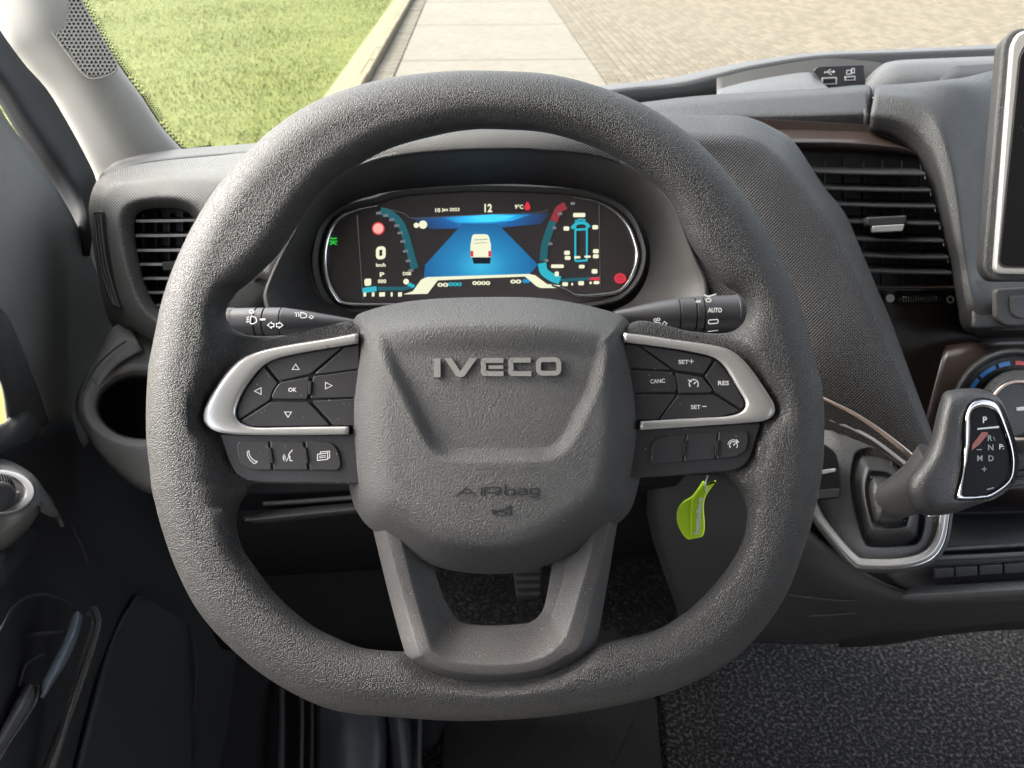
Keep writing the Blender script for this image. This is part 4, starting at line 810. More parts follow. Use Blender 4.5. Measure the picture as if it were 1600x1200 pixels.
sfill('screen_road', [(722,350),(778,350),(841,414),(826,430),(700,433),(662,436),(664,414)], screen_grad('screen_blue_road', [(0, (.03, .30, .47)), (.35, (.012, .15, .31)), (.8, (.006, .065, .18))], cz=.25, sx_=1.5))
sfill('screen_sky', [(640,340),(860,333),(845,350),(778,356),(722,357),(672,358)], screen_grad('screen_deep_blue', [(0, (.02, .22, .45)), (.5, (.008, .07, .22)), (1, (.012, .014, .025))], cz=.8, sx_=2.0, sz_=.6), hL*.5)
sfill('screen_glow', [(690,340),(770,335),(830,335),(800,345),(770,347),(715,348)], screen_grad('screen_light_blue_glow', [(0, (.03, .50, .85)), (.9, (.01, .13, .33))], sx_=2, sz_=.5), hL*2); sfill('screen_glow', [(735,339),(770,337),(805,337),(790,343),(770,344),(748,344)], emat('screen_bright_cyan', (.05, .6, .9), .7), hL*3)
sfill('screen_van_shadow', [(737,400),(767,400),(766,412),(740,412)], SCR['dkblue'], hL*2)
v_ = sfill('screen_van', rp([(738,366,5),(763,366,5),(767,382,2),(767,402,2),(735,402,2),(735,384,2)]), SCR['cream'], hL*3)
for x in (735, 763): sfill('screen_taillight', [(x,392),(x+4.5,392),(x+4.5,401),(x,401)], SCR['red'], hL*4)
MB().stroke(LF, [(740,375),(762,374)], 1, hL*4).stroke(LF, [(741,380),(761,379)], .8, hL*4).build('screen_van_line', SCR['grey'], lens)
sfill('screen_bar', [(630,460),(645,455),(658,437),(667,433),(760,430),(826,428),(836,430),(855,444),(876,446),(872,450),(845,450),(838,447),(820,432),(760,434.5),(684,438),(668,459)], SCR['cream'], hL*2)
MB().stroke(LF, cr([(600,325),(630,333),(645,341),(700,338),(760,335),(840,332),(855,328)], 4), 1.4, hL).build('screen_line', SCR['line'], lens)
for p in ([(558,336),(567,468)], [(936,320),(938,448)]): MB().stroke(LF, p, 1.6, hL).build('screen_line', SCR['line'], lens)
def stext(t, x, y, hp, wp, m_='cream', b=.03): MB().text(LF, t, x, y, hp, hL*3, wpx=wp, bold=b).build('screen_text', SCR[m_], lens)
stext('12', 763, 325, 13, 12); stext('10', 684, 328.5, 6.5, 8); stext('Jan 2023', 704, 328, 6.5, 28); stext('9°C', 811, 323, 7, 13)
sfill('screen_warning', cr([(824,315),(828,321),(828.5,326),(824,329),(819.5,326),(820,321)], 3, True), SCR['red'], hL*3)
sfill('screen_lamp', ell(661, 351, 6.5, 6.5, 14), SCR['cream'], hL*3); sfill('screen_lamp', ell(650.5, 352, 4.2, 4.2, 10), SCR['cream'], hL*3)
sfill('screen_stop_sign', ell(591, 357, 9.2, 9.2, 20), SCR['pink'], hL*3); MB().stroke(LF, ell(591, 357, 9, 9, 20), 2, hL*4, closed=True).build('screen_stop_ring', SCR['red'], lens)
MB().stroke(LF, rp([(590,388,4),(600,387,4),(600,402,4),(590,403,4)]), 5.2, hL*3, closed=True).build('screen_speed', SCR['cream'], lens)
stext('km/h', 595, 414, 5.5, 15); stext('P', 597, 429, 7, 7); stext('000', 597, 439.5, 6, 13); stext('D00', 636, 427.5, 5.5, 13); sfill('screen_icon', ell(634.5, 440, 4.5, 4.5, 12), SCR['cream'], hL*3); sfill('screen_icon', rp([(569,436,3),(580,435,3),(580,446,3),(570,447,3)]), SCR['cream'], hL*3)
sfill('screen_level', rp([(566,450,2),(588,447,2),(589,455,2),(567,458,2)]), SCR['cyan'], hL*3)
sfill('screen_level_track', [(590,448),(630,448),(646,446),(648,450),(630,454),(590,454)], SCR['teal'], hL*2); sfill('screen_level', [(640,441),(649,446),(645,450),(636,446)], SCR['cyan'], hL*3)
for x, w_ in ((570,4),(583,4),(597,9),(612,3),(625,6)): sfill('screen_icon', [(x-w_/2,457),(x+w_/2,456.5),(x+w_/2,463),(x-w_/2,463.5)], SCR['cream'], hL*3)
ga = cr([(594,329),(612,336),(626,350),(634,370),(641,395),(648,420)], 5)
MB().stroke(LF, ga, 12, hL*2).build('screen_speed_scale', SCR['teal'], lens)
for i in range(1, 26, 3): MB().stroke(LF, [(ga[i][0]-10, ga[i][1]+3), (ga[i][0]-2, ga[i][1]+2)], 4, hL*3).build('screen_scale_mark', SCR['grey'], lens)
ra = cr([(864,346),(857,365),(851,385),(849,408)], 5)
MB().stroke(LF, cr([(884,321),(873,328),(865,346)], 5), 12, hL*2).build('screen_red_scale', SCR['dred'], lens); MB().stroke(LF, ra, 12, hL*2).build('screen_rev_scale', SCR['teal'], lens)
MB().stroke(LF, cr([(847,411),(850,424),(862,433),(875,438)], 5), 13, hL*2.5).build('screen_needle', SCR['cyan'], lens); sfill('screen_level_track', [(868,436),(938,432),(938,437),(868,441)], SCR['teal'], hL*2); sfill('screen_fuel_red', [(921,434),(937,433),(937,438),(921,438)], SCR['red'], hL*3)
for x, y in ((895,318),(875,334),(866,356),(860,381),(854,407)): sfill('screen_scale_mark', ell(x, y, 4, 2.6, 8), SCR['grey'], hL*3)
m = MB(); m.stroke(LF, [(899,352),(899,408)], 3, hL*3).stroke(LF, [(917,351),(917,408)], 3, hL*3).stroke(LF, [(899,408),(917,407)], 3, hL*3).stroke(LF, cr([(893,357),(900,350),(907,348),(915,349),(921,355)], 3), 5, hL*3).stroke(LF, [(898,359),(918,358)], 3.5, hL*3).stroke(LF, cr([(898,346),(907,343),(915,344)], 3), 2.5, hL*3); m.build('screen_chassis', SCR['cyan'], lens)
for x, y, w_, h_ in ((905,336,19,6.5),(885,357,9,6.5),(930,355,9,6.5),(886,395,9,6.5),(887,403,9,6),(931,392.5,9,6.5),(931,400.5,9,6),(871,416,20,5.5),(870,428,6.5,7.5),(909,416.5,9,5.5),(929,424,9,7),(883,444,9,6),(894,444,3,4),(908,442.5,9,6.5),(923,442,4,4),(932,441.5,9,5),(902,402,10,3.5),(918,401,10,3.5)): sfill('screen_value', rp([(x-w_/2,y-h_/2,2),(x+w_/2,y-h_/2,2),(x+w_/2,y+h_/2,2),(x-w_/2,y+h_/2,2)], 3), SCR['cream'], hL*3.2)
for x, w_, m_ in ((692,17,'cream'),(711,21,'cyan'),(752,28,'cream'),(806,17,'cream'),(822,11,'sky')): stext('00000'[:max(2, w_//6)], x, 445-(x-692)*.045, 6.2, w_, m_, .04)
for a in (-.5, .5):
    MB().stroke(LF, [(516,377+a*10),(521,376+a*6),(526,377+a*10)], 2.2, hL*3).stroke(LF, [(515,377),(527,377)], 1.8, hL*3).build('lamp_telltale', SCR['green'], lens)
MB().fill(LF, ell(969, 435, 9.5, 8.2, 18), hL*3).build('brake_telltale', SCR['red'], lens); MB().stroke(LF, ell(969, 435, 4.5, 4.2, 14), 1.3, hL*4, closed=True).text(LF, 'P', 969, 435, 5, hL*4).build('brake_symbol', SCR['dred'], lens)
# ================================================================ stalks
def stalk_text(fr): return fr
ls = thing('indicator_stalk', at(400, 502, .60), 'dark lighting stalk with lamp and arrow symbols on the driver door side of the wheel', 'control stalk')
a, b = at(350, 503, .60), at(560, 505, .60); L_ = 210
lathe('stalk_body', a, b, [(.44,.0105),(.4405,.0117),(.46,.0117),(.60,.0096),(.80,.0062),(1.0,.0025)], M['key'], ls)
kn = lathe('light_knob', a, b, [(.0,.0085),(.012,.0103),(.06,.0109),(.245,.0115),(.25,.0105)], M['key'], ls)
lathe('stalk_ring', a, b, [(.252,.0105),(.256,.0114),(.305,.0115),(.310,.0105)], M['key'], ls); lathe('stalk_collar', a, b, [(.312,.0105),(.318,.0117),(.432,.0118),(.438,.0105)], M['key'], ls)
for i in range(40):
    an = 2*pi*i/40; t_ = (b-a).normalized(); s_ = t_.cross(FV).normalized(); q_ = s_.cross(t_)
    if (s_*cos(an)+q_*sin(an)).dot(FV) < .1: sweep('grip_rib', [a+(b-a)*f+(s_*cos(an)+q_*sin(an))*r for f, r in ((.012,.0103),(.075,.0110))], .0004, M['dark'], kn, k=4)
TF = Frame(400, 502, .60-.0120, (0.0, 0, 1))
m = MB(); m.stroke(TF, ell(393, 487, 4, 2.5, 12), 1.4, -.0022, closed=True); m.stroke(TF, cr([(392,494),(399,496),(401,501),(398,505),(391,505),(392,494)], 3), 1.6, .0003)
for dy in (0, 3.3, 6.6): m.stroke(TF, [(385,496+dy+1),(389,495+dy)], 1.6, .0003)
m.build('lamp_symbol', M['white'], kn); MB().stroke(TF, [(406,499),(415,499)], 3, .0005).build('position_mark', M['white'], ls)
m = MB()
for sx_, cx in ((-1, 429), (1, 431)): m.stroke(TF, [(cx+sx_*1,505.5),(cx+sx_*5,505.5),(cx+sx_*5,503),(cx+sx_*11,508),(cx+sx_*5,513),(cx+sx_*5,510.5),(cx+sx_*1,510.5)], 1.3, .0004, closed=True)
m.build('arrow_symbol', M['white'], ls)
m = MB(); m.stroke(TF, cr([(470,488),(477,490),(479,494),(476,496.5),(470,496),(470,488)], 3), 1.2, -.002)
for x in (460, 464): m.stroke(TF, [(x,488),(x+2,489)], 1.2, -.0022); m.stroke(TF, [(x+3,489),(x+3,495)], 1.2, -.0018)
m.stroke(TF, [(483,496),(486,492.5),(490,495),(487,498)], 1.2, -.0025, closed=True); m.build('beam_symbol', M['white'], ls)
rs_ = thing('wiper_stalk', at(1090, 488, .60), 'dark wiper stalk marked AUTO on the centre console side of the wheel', 'control stalk')
a, b = at(1180, 489, .60), at(960, 494, .60)
lathe('stalk_body', a, b, [(.555,.012),(.556,.0132),(.57,.0132),(.72,.0105),(.90,.0062),(1.0,.004)], M['key'], rs_)
kn = lathe('wiper_knob', a, b, [(.0,.0125),(.03,.0142),(.14,.0150),(.142,.0146),(.375,.0142),(.38,.0130)], M['key'], rs_)
lathe('stalk_ring', a, b, [(.383,.0130),(.388,.0140),(.432,.0139),(.437,.0130)], M['key'], rs_); lathe('stalk_collar', a, b, [(.44,.0130),(.446,.0138),(.545,.0134),(.552,.0122)], M['key'], rs_)
for i in range(44):
    an = 2*pi*i/44; t_ = (b-a).normalized(); s_ = t_.cross(FV).normalized(); q_ = s_.cross(t_)
    if (s_*cos(an)+q_*sin(an)).dot(FV) < .1: sweep('grip_rib', [a+(b-a)*f+(s_*cos(an)+q_*sin(an))*r for f, r in ((.03,.0142),(.135,.0150))], .0004, M['dark'], kn, k=4)
TR = Frame(1090, 488, .60-.0150, (-.0, 0, 1))
m = MB(); m.text(TR, 'AUTO', 1117, 484.5, 7.5, .0007, wpx=22, bold=.03); m.stroke(TR, rp([(1107,500,2.5),(1122,499,2.5),(1122,505,2.5),(1107,506,2.5)]), 1.6, -.0004, closed=True); m.stroke(TR, ell(1107, 469, 3.8, 2.8, 12), 1.8, -.0022, closed=True); m.stroke(TR, [(1106,518),(1122,516)], 1.2, -.004)
m.stroke(TR, cr([(1100,460.5),(1107,463),(1114,461),(1119,459.5)], 3), 2.2, -.003); m.build('wiper_symbol', M['white'], kn); MB().stroke(TR, [(1087,471.5),(1095,470.5)], 3, -.0005).build('position_mark', M['white'], rs_)
m = MB(); m.stroke(TR, cr([(1018,507),(1024,503.5),(1032,504.5)], 3), 1.3, -.002); m.stroke(TR, [(1018,507),(1024,512)], 1.3, -.002); m.stroke(TR, [(1032,504.5),(1029,512)], 1.3, -.002); m.stroke(TR, ell(1024, 500, 2.5, 2, 10), 1.2, -.002, closed=True); m.stroke(TR, ell(1029, 499, 2.2, 2, 10), 1.2, -.002, closed=True); m.stroke(TR, [(1035,507),(1038,502.5),(1042,505),(1039,509)], 1.3, -.002, closed=True); m.build('washer_symbol', M['white'], rs_)
# ================================================================ gear lever
gl = thing('gear_lever', GF.pt(1395, 790), 'leather gear lever with chrome framed black selector plate marked P R N D', 'gear lever')
# stem: bends from the boot towards the head
path_ = [(1388,785,.655,27),(1405,779,.645,31),(1428,768,.632,36),(1455,752,.618,41),(1480,730,.606,46),(1500,703,.597,50),(1514,676,.592,50),(1522,655,.592,44),(1526,640,.594,32),(1528,632,.596,16)]
pp = cr(path_, 5)
sweep('lever_stem', [at(q[0], q[1], q[2]) for q in cr([(1384,786,.655,30),(1404,778,.644,33),(1430,764,.632,37),(1455,748,.622,42),(1478,728,.614,48)], 5)], [(q[3]*.62/1186, q[3]*.55/1186) for q in cr([(0,0,0,31),(0,0,0,34),(0,0,0,38),(0,0,0,44),(0,0,0,50)], 5)], M['boot'], gl, k=18)
HF = Frame(1535, 705, .575, (.25, .10, .96))
HO = [(1424,742),(1440,719),(1452,695),(1458,672),(1464,645),(1474,615),(1490,609),(1506,607),(1534,608),(1556,618),(1569,634),(1580,670),(1588,704),(1590,731),(1582,757),(1552,779),(1520,791),(1488,802),(1455,806),(1432,800),(1420,780),(1417,760)]
HP = [(1503,735),(1504,722),(1504,708),(1505,694),(1505,670),(1507,650),(1512,636),(1520,627),(1534,623),(1550,626),(1563,637),(1575,668),(1584,698),(1587,727),(1580,754),(1551,776),(1528,780),(1508,781),(1494,779),(1494,772),(1497,760),(1501,747)]
hr = lambda P, h: [tuple(HF.pt(x, y, h)) for x, y in P]
mixp = lambda A, B, f: [(a[0]+(b[0]-a[0])*f, a[1]+(b[1]-a[1])*f) for a, b in zip(A, B)]
loft('lever_head', [hr(mixp(HO, HP, .5), -.040), hr(mixp(HO, HP, .12), -.036), hr(HO, -.024), hr(mixp(HO, HP, .06), -.012), hr(mixp(HO, HP, .35), -.003), hr(mixp(HO, HP, .8), .0005), hr(HP, 0)], M['knob'], gl, nu=4, nv=4, pts=True, back=False)
M['frame_silver'] = mat('bright_silver', (.50, .50, .51), .2, metal=1, vary=.03)
HI = [(1509,735),(1512,722),(1514,708),(1516,694),(1517,670),(1517,652),(1520,643),(1526,639),(1535,637),(1548,639),(1558,647),(1569,672),(1578,700),(1581,727),(1575,750),(1548,770),(1528,774),(1512,775),(1504,774),(1504,768),(1505,760),(1507,747)]
loft('chrome_frame', [hr(HP, -.001), hr(HP, .0004), hr(mixp(HP, HI, .3), .0028), hr(mixp(HP, HI, .6), .0032), hr(HI, .0012), hr(HI, -.002)], M['frame_silver'], gl, nu=4, nv=2, pts=True, solid=.0006)
M['selector'] = mat('selector_black', (.005, .005, .006), .3, spec=.04, vary=.05)
fp = plate('selector_plate', [tuple(p) for p in cr(HI, 4, True)], HF, .0012, .004, M['selector'], gl, bev=.0004)
hS = .0016
def gt(t, x, y, hp, m_='grey_print'): MB().text(HF, t, x, y, hp, hS, bold=.02).build('gear_letter', M[m_], fp)
gt('P', 1539, 656, 10, 'white'); gt('R', 1547, 684.5, 9); gt('N', 1548, 699, 9); gt('D', 1548.5, 716, 9); gt('M', 1531, 716, 9); gt('P:', 1565, 698, 8, 'white')
MB().stroke(HF, [(1534,733),(1542,733)], 1.3, hS).stroke(HF, [(1538,729),(1538,737)], 1.3, hS).stroke(HF, [(1526,702.5),(1534,702.5)], 1.3, hS).stroke(HF, [(1552,682),(1555,689)], 1, hS).build('gear_sign', M['grey_print'], fp)
MB().fill(HF, [(1527,669),(1561,665.5),(1561,668.5),(1527,671.5)], hS).build('plate_divider', M['white'], fp)
MB().fill(HF, [(1518,704),(1519,695),(1534,675),(1543,675),(1544,678),(1531,694)], hS).build('orange_slash', M['orange'], fp)
MB().stroke(HF, [(1542,765),(1553,762)], 2, hS).build('plate_light', M['grey_print'], fp)
sweep('lever_button', [HF.pt(x, y, -.020) for x, y in ((1448,806),(1462,803),(1480,797))], [.001, .0022, .0015], M['chrome'], gl, k=8)
# ================================================================ touchscreen
SF = Frame(1590, 240, .70, (-.30, -.12, .95))
ts_ = thing('touchscreen', SF.o, 'black touchscreen with wide silver frame standing at the centre of the dashboard', 'touchscreen')
FR = rp([(1535,420,14),(1566,62,22),(1584,44,16),(1800,30,20),(1800,440,20),(1548,440,14)], 6)
plate('screen_back', FR, SF, -.002, .022, M['dash'], ts_, bev=.003)
plate('screen_frame', rp([(1552,428,14),(1580,68,20),(1592,48,14),(1800,36,20),(1800,432,20)], 6), SF, .0035, .008, M['silver'], ts_, bev=.0025)
plate('screen_rim', rp([(1558,418,14),(1591,85,16),(1602,66,14),(1800,50,10),(1800,424,10)], 6), SF, .0041, .004, M['slat'], ts_, bev=.0006)
sg = plate('screen_glass', rp([(1561,415,14),(1594,88,16),(1604,70,14),(1800,55,10),(1800,421,10)], 6), SF, .0046, .004, M['gloss'], ts_, bev=.0005)
# ================================================================ key tag
kt = thing('key_tag', at(1100, 740, .52), 'lime green key tag lettered bestelbus.nl hanging from a thin steel wire by the ignition', 'key tag')
TG = Frame(1088, 800, .53, (-.15, .05, 1))
OUT = cr([(1099,752),(1092,762),(1081,776),(1068,784),(1060,795),(1057.5,808),(1060,822),(1067,835),(1075,843),(1086,841.5),(1097,839),(1101,831),(1101.5,815),(1100,798),(1101,783),(1105,772),(1112,762),(1119.5,751.5),(1111,754),(1104,755.5)], 4, True)
tg = plate('tag_body', [tuple(p) for p in OUT], TG, 0, .0035, M['lime'], kt, bev=.0011)
MB().add(sweep_geo([TG.pt(x, y, .0002) for x, y in cr([(1098,758),(1086,775),(1081,785),(1079.5,805),(1079,838)], 4)], .0006, k=6)).build('tag_ridge', M['lime'], tg)
MB().text(TG, 'bestelbus', 1091, 806, 8.5, .0004, wpx=58, rot=-pi/2+.10, bold=.035).text(TG, '.nl', 1102.5, 764, 6.8, .0004, wpx=10, rot=-pi/2+.42, bold=.035).build('tag_lettering', M['white'], tg)
sweep('tag_wire', [at(*p) for p in cr([(1100.5,759,.527),(1104.5,746,.529),(1108,738,.528),(1118,737,.54),(1124,737.5,.56)], 4)], .0006, M['wire'], kt, k=8)
# ================================================================ windscreen pillar, glass
ap = thing('windscreen_pillar', at(180, 180, .95), 'pale grey windscreen pillar trim with perforated speaker grille beside the lawn', 'windscreen pillar'); tag(ap, kind='thing')
PL = [(-62,-120),(-30,-55),(2,53),(36,97),(73,139),(103,187),(134,244),(153,280),(165,300)]; PR = [(60,-140),(95,-55),(125,0),(147,41),(187,106),(219,150),(250,197),(283,234),(310,262)]
dd = [.84,.86,.875,.89,.91,.93,.955,.975,.985]
rows = []
for f, off in ((0,.05),(0,.0),(.25,-.016),(.55,-.020),(.85,-.010),(1,.006),(1,.05)): rows.append([(a[0]+(b[0]-a[0])*f, a[1]+(b[1]-a[1])*f, d+off) for a, b, d in zip(PL, PR, dd)])
def pil(f, t):
    i = min(len(PL)-2, int(t)); u = t-i; L0 = lambda P: np.array(P[i])*(1-u)+np.array(P[i+1])*u; d = dd[i]*(1-u)+dd[i+1]*u
    off = np.interp(f, [0,.25,.55,.85,1], [0,-.016,-.020,-.010,.006]); p = L0(PL)*(1-f)+L0(PR)*f; return p[0], p[1], d+off
tr_ = patch('pillar_trim', rows, M['pillar'], ap, nu=5, nv=4)
gx0 = [(73,4),(66,25),(81,50),(106,84),(131,116),(150,123),(184,107),(166,72),(147,38),(128,2),(112,-30),(92,-30)]
GPF = Frame(125, 55, .872, (.30, -.10, .95))
gfr = [tuple(p) for p in cr(gx0, 3, True)]
plate('grille_backing', gfr, GPF, -.0015, .004, M['pillar'], ap); 
gV = []; gF = []; rad_ = 3.9; gpoly = np.array(gfr)
for r in range(-8, 30):
    for c in range(-4, 30):
        x, y = 60+c*6.9+(r % 2)*3.45+r*.0, -35+r*6.0
        if not insd(np.array([(x, y)]), gpoly)[0]: continue
        if polydist(np.array([(x, y)], float), gpoly, np.roll(gpoly, -1, 0))[0] < 2.2: continue
        o_ = len(gV)
        for rr, h in ((4.0, .0008), (2.55, .0012), (2.3, -.0006)):
            gV += [GPF.pt(x+rr*cos(k*pi/3+pi/6), y+rr*sin(k*pi/3+pi/6), h) for k in range(6)]
        for a_ in (0, 6):
            for k in range(6): gF.append((o_+a_+k, o_+a_+(k+1) % 6, o_+a_+6+(k+1) % 6, o_+a_+6+k))
sg_ = part('speaker_grille', gV, gF, M['pillar'], ap, smooth=False); sg_['kind'] = 'stuff'
hV = MB()
for i in range(0, len(gV), 18):
    o_ = len(hV.V); hV.V += [Vector(v)+GPF.n*.0002 for v in gV[i+12:i+18]]; hV.F.append(tuple(range(o_, o_+6)))
hl = hV.build('grille_hole', mat('grille_hole_backing', (.10, .095, .085), .9, vary=0), ap); hl['kind'] = 'stuff'  # darker discs close the grille holes
sweep('grille_border', [GPF.pt(x, y, .0006) for x, y in gfr], .0009, M['pillar'], ap, closed=True, k=6)
wsn = thing('windscreen', (0, 1.05, 1.85), 'large clear windscreen with black dotted edge above the dashboard', 'windscreen')
def glass_mat():
    m = bpy.data.materials.new('windscreen_glass'); m.use_nodes = True; N = m.node_tree.nodes; L = m.node_tree.links; N.remove(N['Principled BSDF']); o = N['Material Output']
    t = N.new('ShaderNodeBsdfTransparent'); t.inputs[0].default_value = (.67, .69, .67, 1); g = N.new('ShaderNodeBsdfGlossy'); g.inputs['Roughness'].default_value = .02; f = N.new('ShaderNodeFresnel'); f.inputs[0].default_value = 1.3; x = N.new('ShaderNodeMixShader')
    L.new(f.outputs[0], x.inputs[0]); L.new(t.outputs[0], x.inputs[1]); L.new(g.outputs[0], x.inputs[2]); L.new(x.outputs[0], o.inputs[0]); return m
GM = glass_mat()
WP = Vector((0, 1.25, 1.60)); WN = Vector((0, -.65, -.60)).normalized(); WN = Vector((1, 0, 0)).cross(Vector((0, -.60, .65))).normalized()
def wpt(x, y, off=0): r = ray(x, y); return CAM+r*((WP-WN*off-CAM).dot(WN)/r.dot(WN))
part('glass', [(-.75,1.25,1.60),(1.25,1.25,1.60),(1.25,.65,2.25),(-.75,.65,2.25)], [(0,1,2,3)], GM, wsn, smooth=False)
fm = MB(); edge = cr(PR[1:], 14)
for row, (o_, r_) in enumerate(((3.5, 2.0), (7.2, 1.7), (10.6, 1.2), (13.6, .8))):
    acc = 0
    for i in range(1, len(edge)):
        acc += np.hypot(*(edge[i]-edge[i-1]))
        if acc > 3.9:
            acc = 0; t = edge[i]-edge[i-1]; t = t/np.hypot(*t); q = edge[i]+np.array((t[1], -t[0]))*o_+t*(row % 2)*2
            k = len(fm.V); fm.V += [wpt(q[0]+r_*cos(j*pi/3), q[1]+r_*sin(j*pi/3), -.002) for j in range(6)]; fm.F.append(tuple(range(k, k+6)))
fr_o = fm.build('dotted_edge', M['gap'], wsn); fr_o['kind'] = 'stuff'
bl = [wpt(x, y, -.003) for x, y in [(p[0]-14, p[1]) for p in edge]]+[wpt(x, y, -.003) for x, y in [(p[0]+2.2, p[1]-1) for p in edge]]; ne = len(edge)
part('black_edge', bl, [(i, i+1, ne+i+1, ne+i) for i in range(ne-1)], M['gap'], wsn, smooth=False)
ce = [wpt(x, y, -.003) for x, y in ((268,222),(278,228),(295,231),(330,226),(330,240),(262,250))]; part('black_edge', ce, [tuple(range(6))], M['gap'], wsn, smooth=False)
# ================================================================ driver door and door frame
dr = thing('driver_door', onx(60, 800, -.46), 'dark plastic driver door with mirror control, grab handle and storage pocket', 'door'); tag(dr, kind='thing')
X = lambda x, y, q=-.46: tuple(onx(x, y, q))
patch('door_seal', [[tuple(at(*p)) for p in ((-80,-100,.76),(-10,30,.80),(36,97,.83),(73,139,.85),(103,187,.87),(134,244,.89),(150,280,.90),(155,320,.90))], [tuple(at(*p)) for p in ((-110,-60,.74),(-30,75,.77),(10,120,.79),(45,175,.81),(78,222,.83),(105,262,.85),(125,300,.86),(138,345,.86))],
      [tuple(at(*p)) for p in ((-130,-20,.75),(-50,90,.78),(-8,150,.80),(25,205,.82),(60,255,.84),(90,300,.86),(112,345,.87),(130,400,.87))]], M['seal'], dr, pts=True, nv=4, solid=.008)
patch('upper_panel', [[(-60,60,.70),(-30,120,.74),(10,185,.78),(50,240,.81),(85,290,.84),(112,335,.86),(140,395,.88),(165,470,.90),(190,545,.92)], [(-90,200,.62),(-50,240,.66),(0,300,.70),(40,345,.74),(70,385,.78),(95,430,.82),(120,490,.86),(145,560,.89),(170,625,.91)],
      [(-110,400,.58),(-70,420,.60),(-30,440,.63),(10,470,.67),(35,500,.71),(60,540,.75),(85,590,.80),(110,640,.84),(140,690,.87)], [(-110,520,.585),(-60,500,.61),(-20,478,.64),(8,490,.665),(24,520,.69),(42,565,.72),(62,615,.77),(78,665,.81),(100,720,.84)]], M['door'], dr, nv=5)
patch('window_post', [[(-60,480,.63),(-10,470,.655),(8,490,.665),(24,520,.69),(42,565,.72),(62,615,.77),(78,665,.81)], [(-60,520,.62),(-20,520,.64),(-4,540,.65),(8,570,.67),(22,605,.70),(40,640,.74),(60,680,.78)], [(-60,560,.63),(-25,560,.65),(-8,578,.66),(3,600,.68),(9,625,.70),(12,650,.72),(14,680,.75)]], M['dash_light'], dr, nv=4)
patch('window_sill', [[(-80,690,.66),(-20,668,.68),(4,662,.70),(14,652,.72),(38,632,.75),(50,640,.77)], [(-80,720,.64),(-20,700,.66),(10,690,.69),(34,670,.72),(48,655,.74),(60,660,.77)], [(-80,750,.66),(-20,730,.68),(10,716,.70),(40,700,.74),(62,690,.78),(90,700,.82)]], M['dash_light'], dr, nv=4)
patch('lower_panel', [[(-100,690,.62),(0,690,.68),(60,670,.77),(110,650,.84),(150,660,.90),(230,690,.98),(330,740,1.05)], [(-100,800,.63),(0,800,.70),(70,790,.78),(130,790,.85),(200,800,.93),(280,820,1.02),(380,850,1.12)], [(-100,960,.66),(0,960,.72),(80,960,.80),(150,960,.87),(220,960,.95),(300,970,1.04),(400,980,1.16)], [(-100,1120,.66),(0,1120,.71),(80,1120,.79),(150,1120,.86),(220,1120,.93),(300,1120,1.02),(400,1120,1.14)], [(-100,1260,.66),(0,1260,.71),(80,1260,.78),(150,1260,.84),(220,1260,.91),(300,1260,1.0),(400,1260,1.10)]], M['dark'], dr, nv=4)
# mirror control on its pod
MF = Frame(10, 770, .655, (.35, .55, .76))
patch('control_pod', [[(-60,700,.68),(0,715,.69),(30,727,.69),(55,745,.70),(75,775,.71),(95,810,.73)], [(-60,720,.655),(0,730,.66),(30,740,.665),(52,755,.67),(64,775,.675),(70,800,.68)], [(-60,830,.63),(-20,828,.635),(10,820,.645),(35,808,.65),(52,795,.66),(60,785,.67)], [(-60,890,.66),(-20,880,.665),(0,870,.67),(20,850,.68),(45,825,.69),(62,800,.70)]], M['door'], dr, fil=.25)
loft('control_ring', [[tuple(MF.pt(cx+rx*cos(t)+.0*sin(t), 768+ry*sin(t), h)) for t in np.linspace(0, 2*pi, 24, endpoint=False)] for cx, rx, ry, h in ((0, 56, 36, 0), (0, 53, 33, .004), (-3, 44, 27, .004), (-4, 40, 24, .001))], M['silver'], dr, nu=3, fil=.2, pts=True)
plate('control_face', [tuple(p) for p in ell(-3, 770, 44, 27, 28)], MF, .0015, .004, M['spoke'], dr)
mk = lathe('mirror_knob', MF.pt(-2, 776, .0), MF.pt(-2, 776, .022), [(0,.011),(.1,.0125),(.75,.0128),(.92,.0115),(1,.008)], M['dark'], dr)
for i in range(36):
    an = 2*pi*i/36; c_ = MF.pt(-2, 776, 0); r3 = (MF.e1*cos(an)+MF.e2*sin(an))*.0128
    sweep('knob_rib', [c_+r3+MF.n*.003, c_+r3*1.02+MF.n*.017], .0006, M['dark'], mk, k=4)
MB().fill(MF, [(23,766),(31,768),(24,773)], .002).build('mirror_arrow', M['white'], dr)
bar2 = lambda name, pts, r, m_: sweep(name, [tuple(at(*p)) for p in cr(pts, 6)], r, M[m_], dr, k=10)
bar2('trim_edge', [(66,768,.73),(74,776,.735),(84,795,.74),(93,812,.745),(97,822,.75)], .0022, 'dash_light')
bar2('pocket_edge', [(113,823,.80),(122,842,.805),(130,858,.81),(136,876,.815)], .0012, 'dash')
patch('woven_pad', [[(-60,870,.66),(0,848,.67),(30,832,.70),(52,826,.73),(62,830,.77)], [(-60,910,.65),(0,885,.655),(30,862,.69),(50,846,.73),(60,842,.78)], [(-60,960,.67),(0,920,.67),(26,892,.71),(44,866,.75),(56,852,.79)]], M['doorweave'], dr, nv=4)
bar2('handle_arch', [(-30,1010,.66),(0,985,.67),(20,950,.69),(45,932,.71),(70,928,.73),(95,935,.75),(118,948,.77)], .0016, 'dash')
M['grip_highlight'] = mat('grab_handle_highlight', (.11, .13, .155), .34, grain=[('noise', 900, .0003, .6)])  # blue-grey base colour paints the pale highlight along the handle
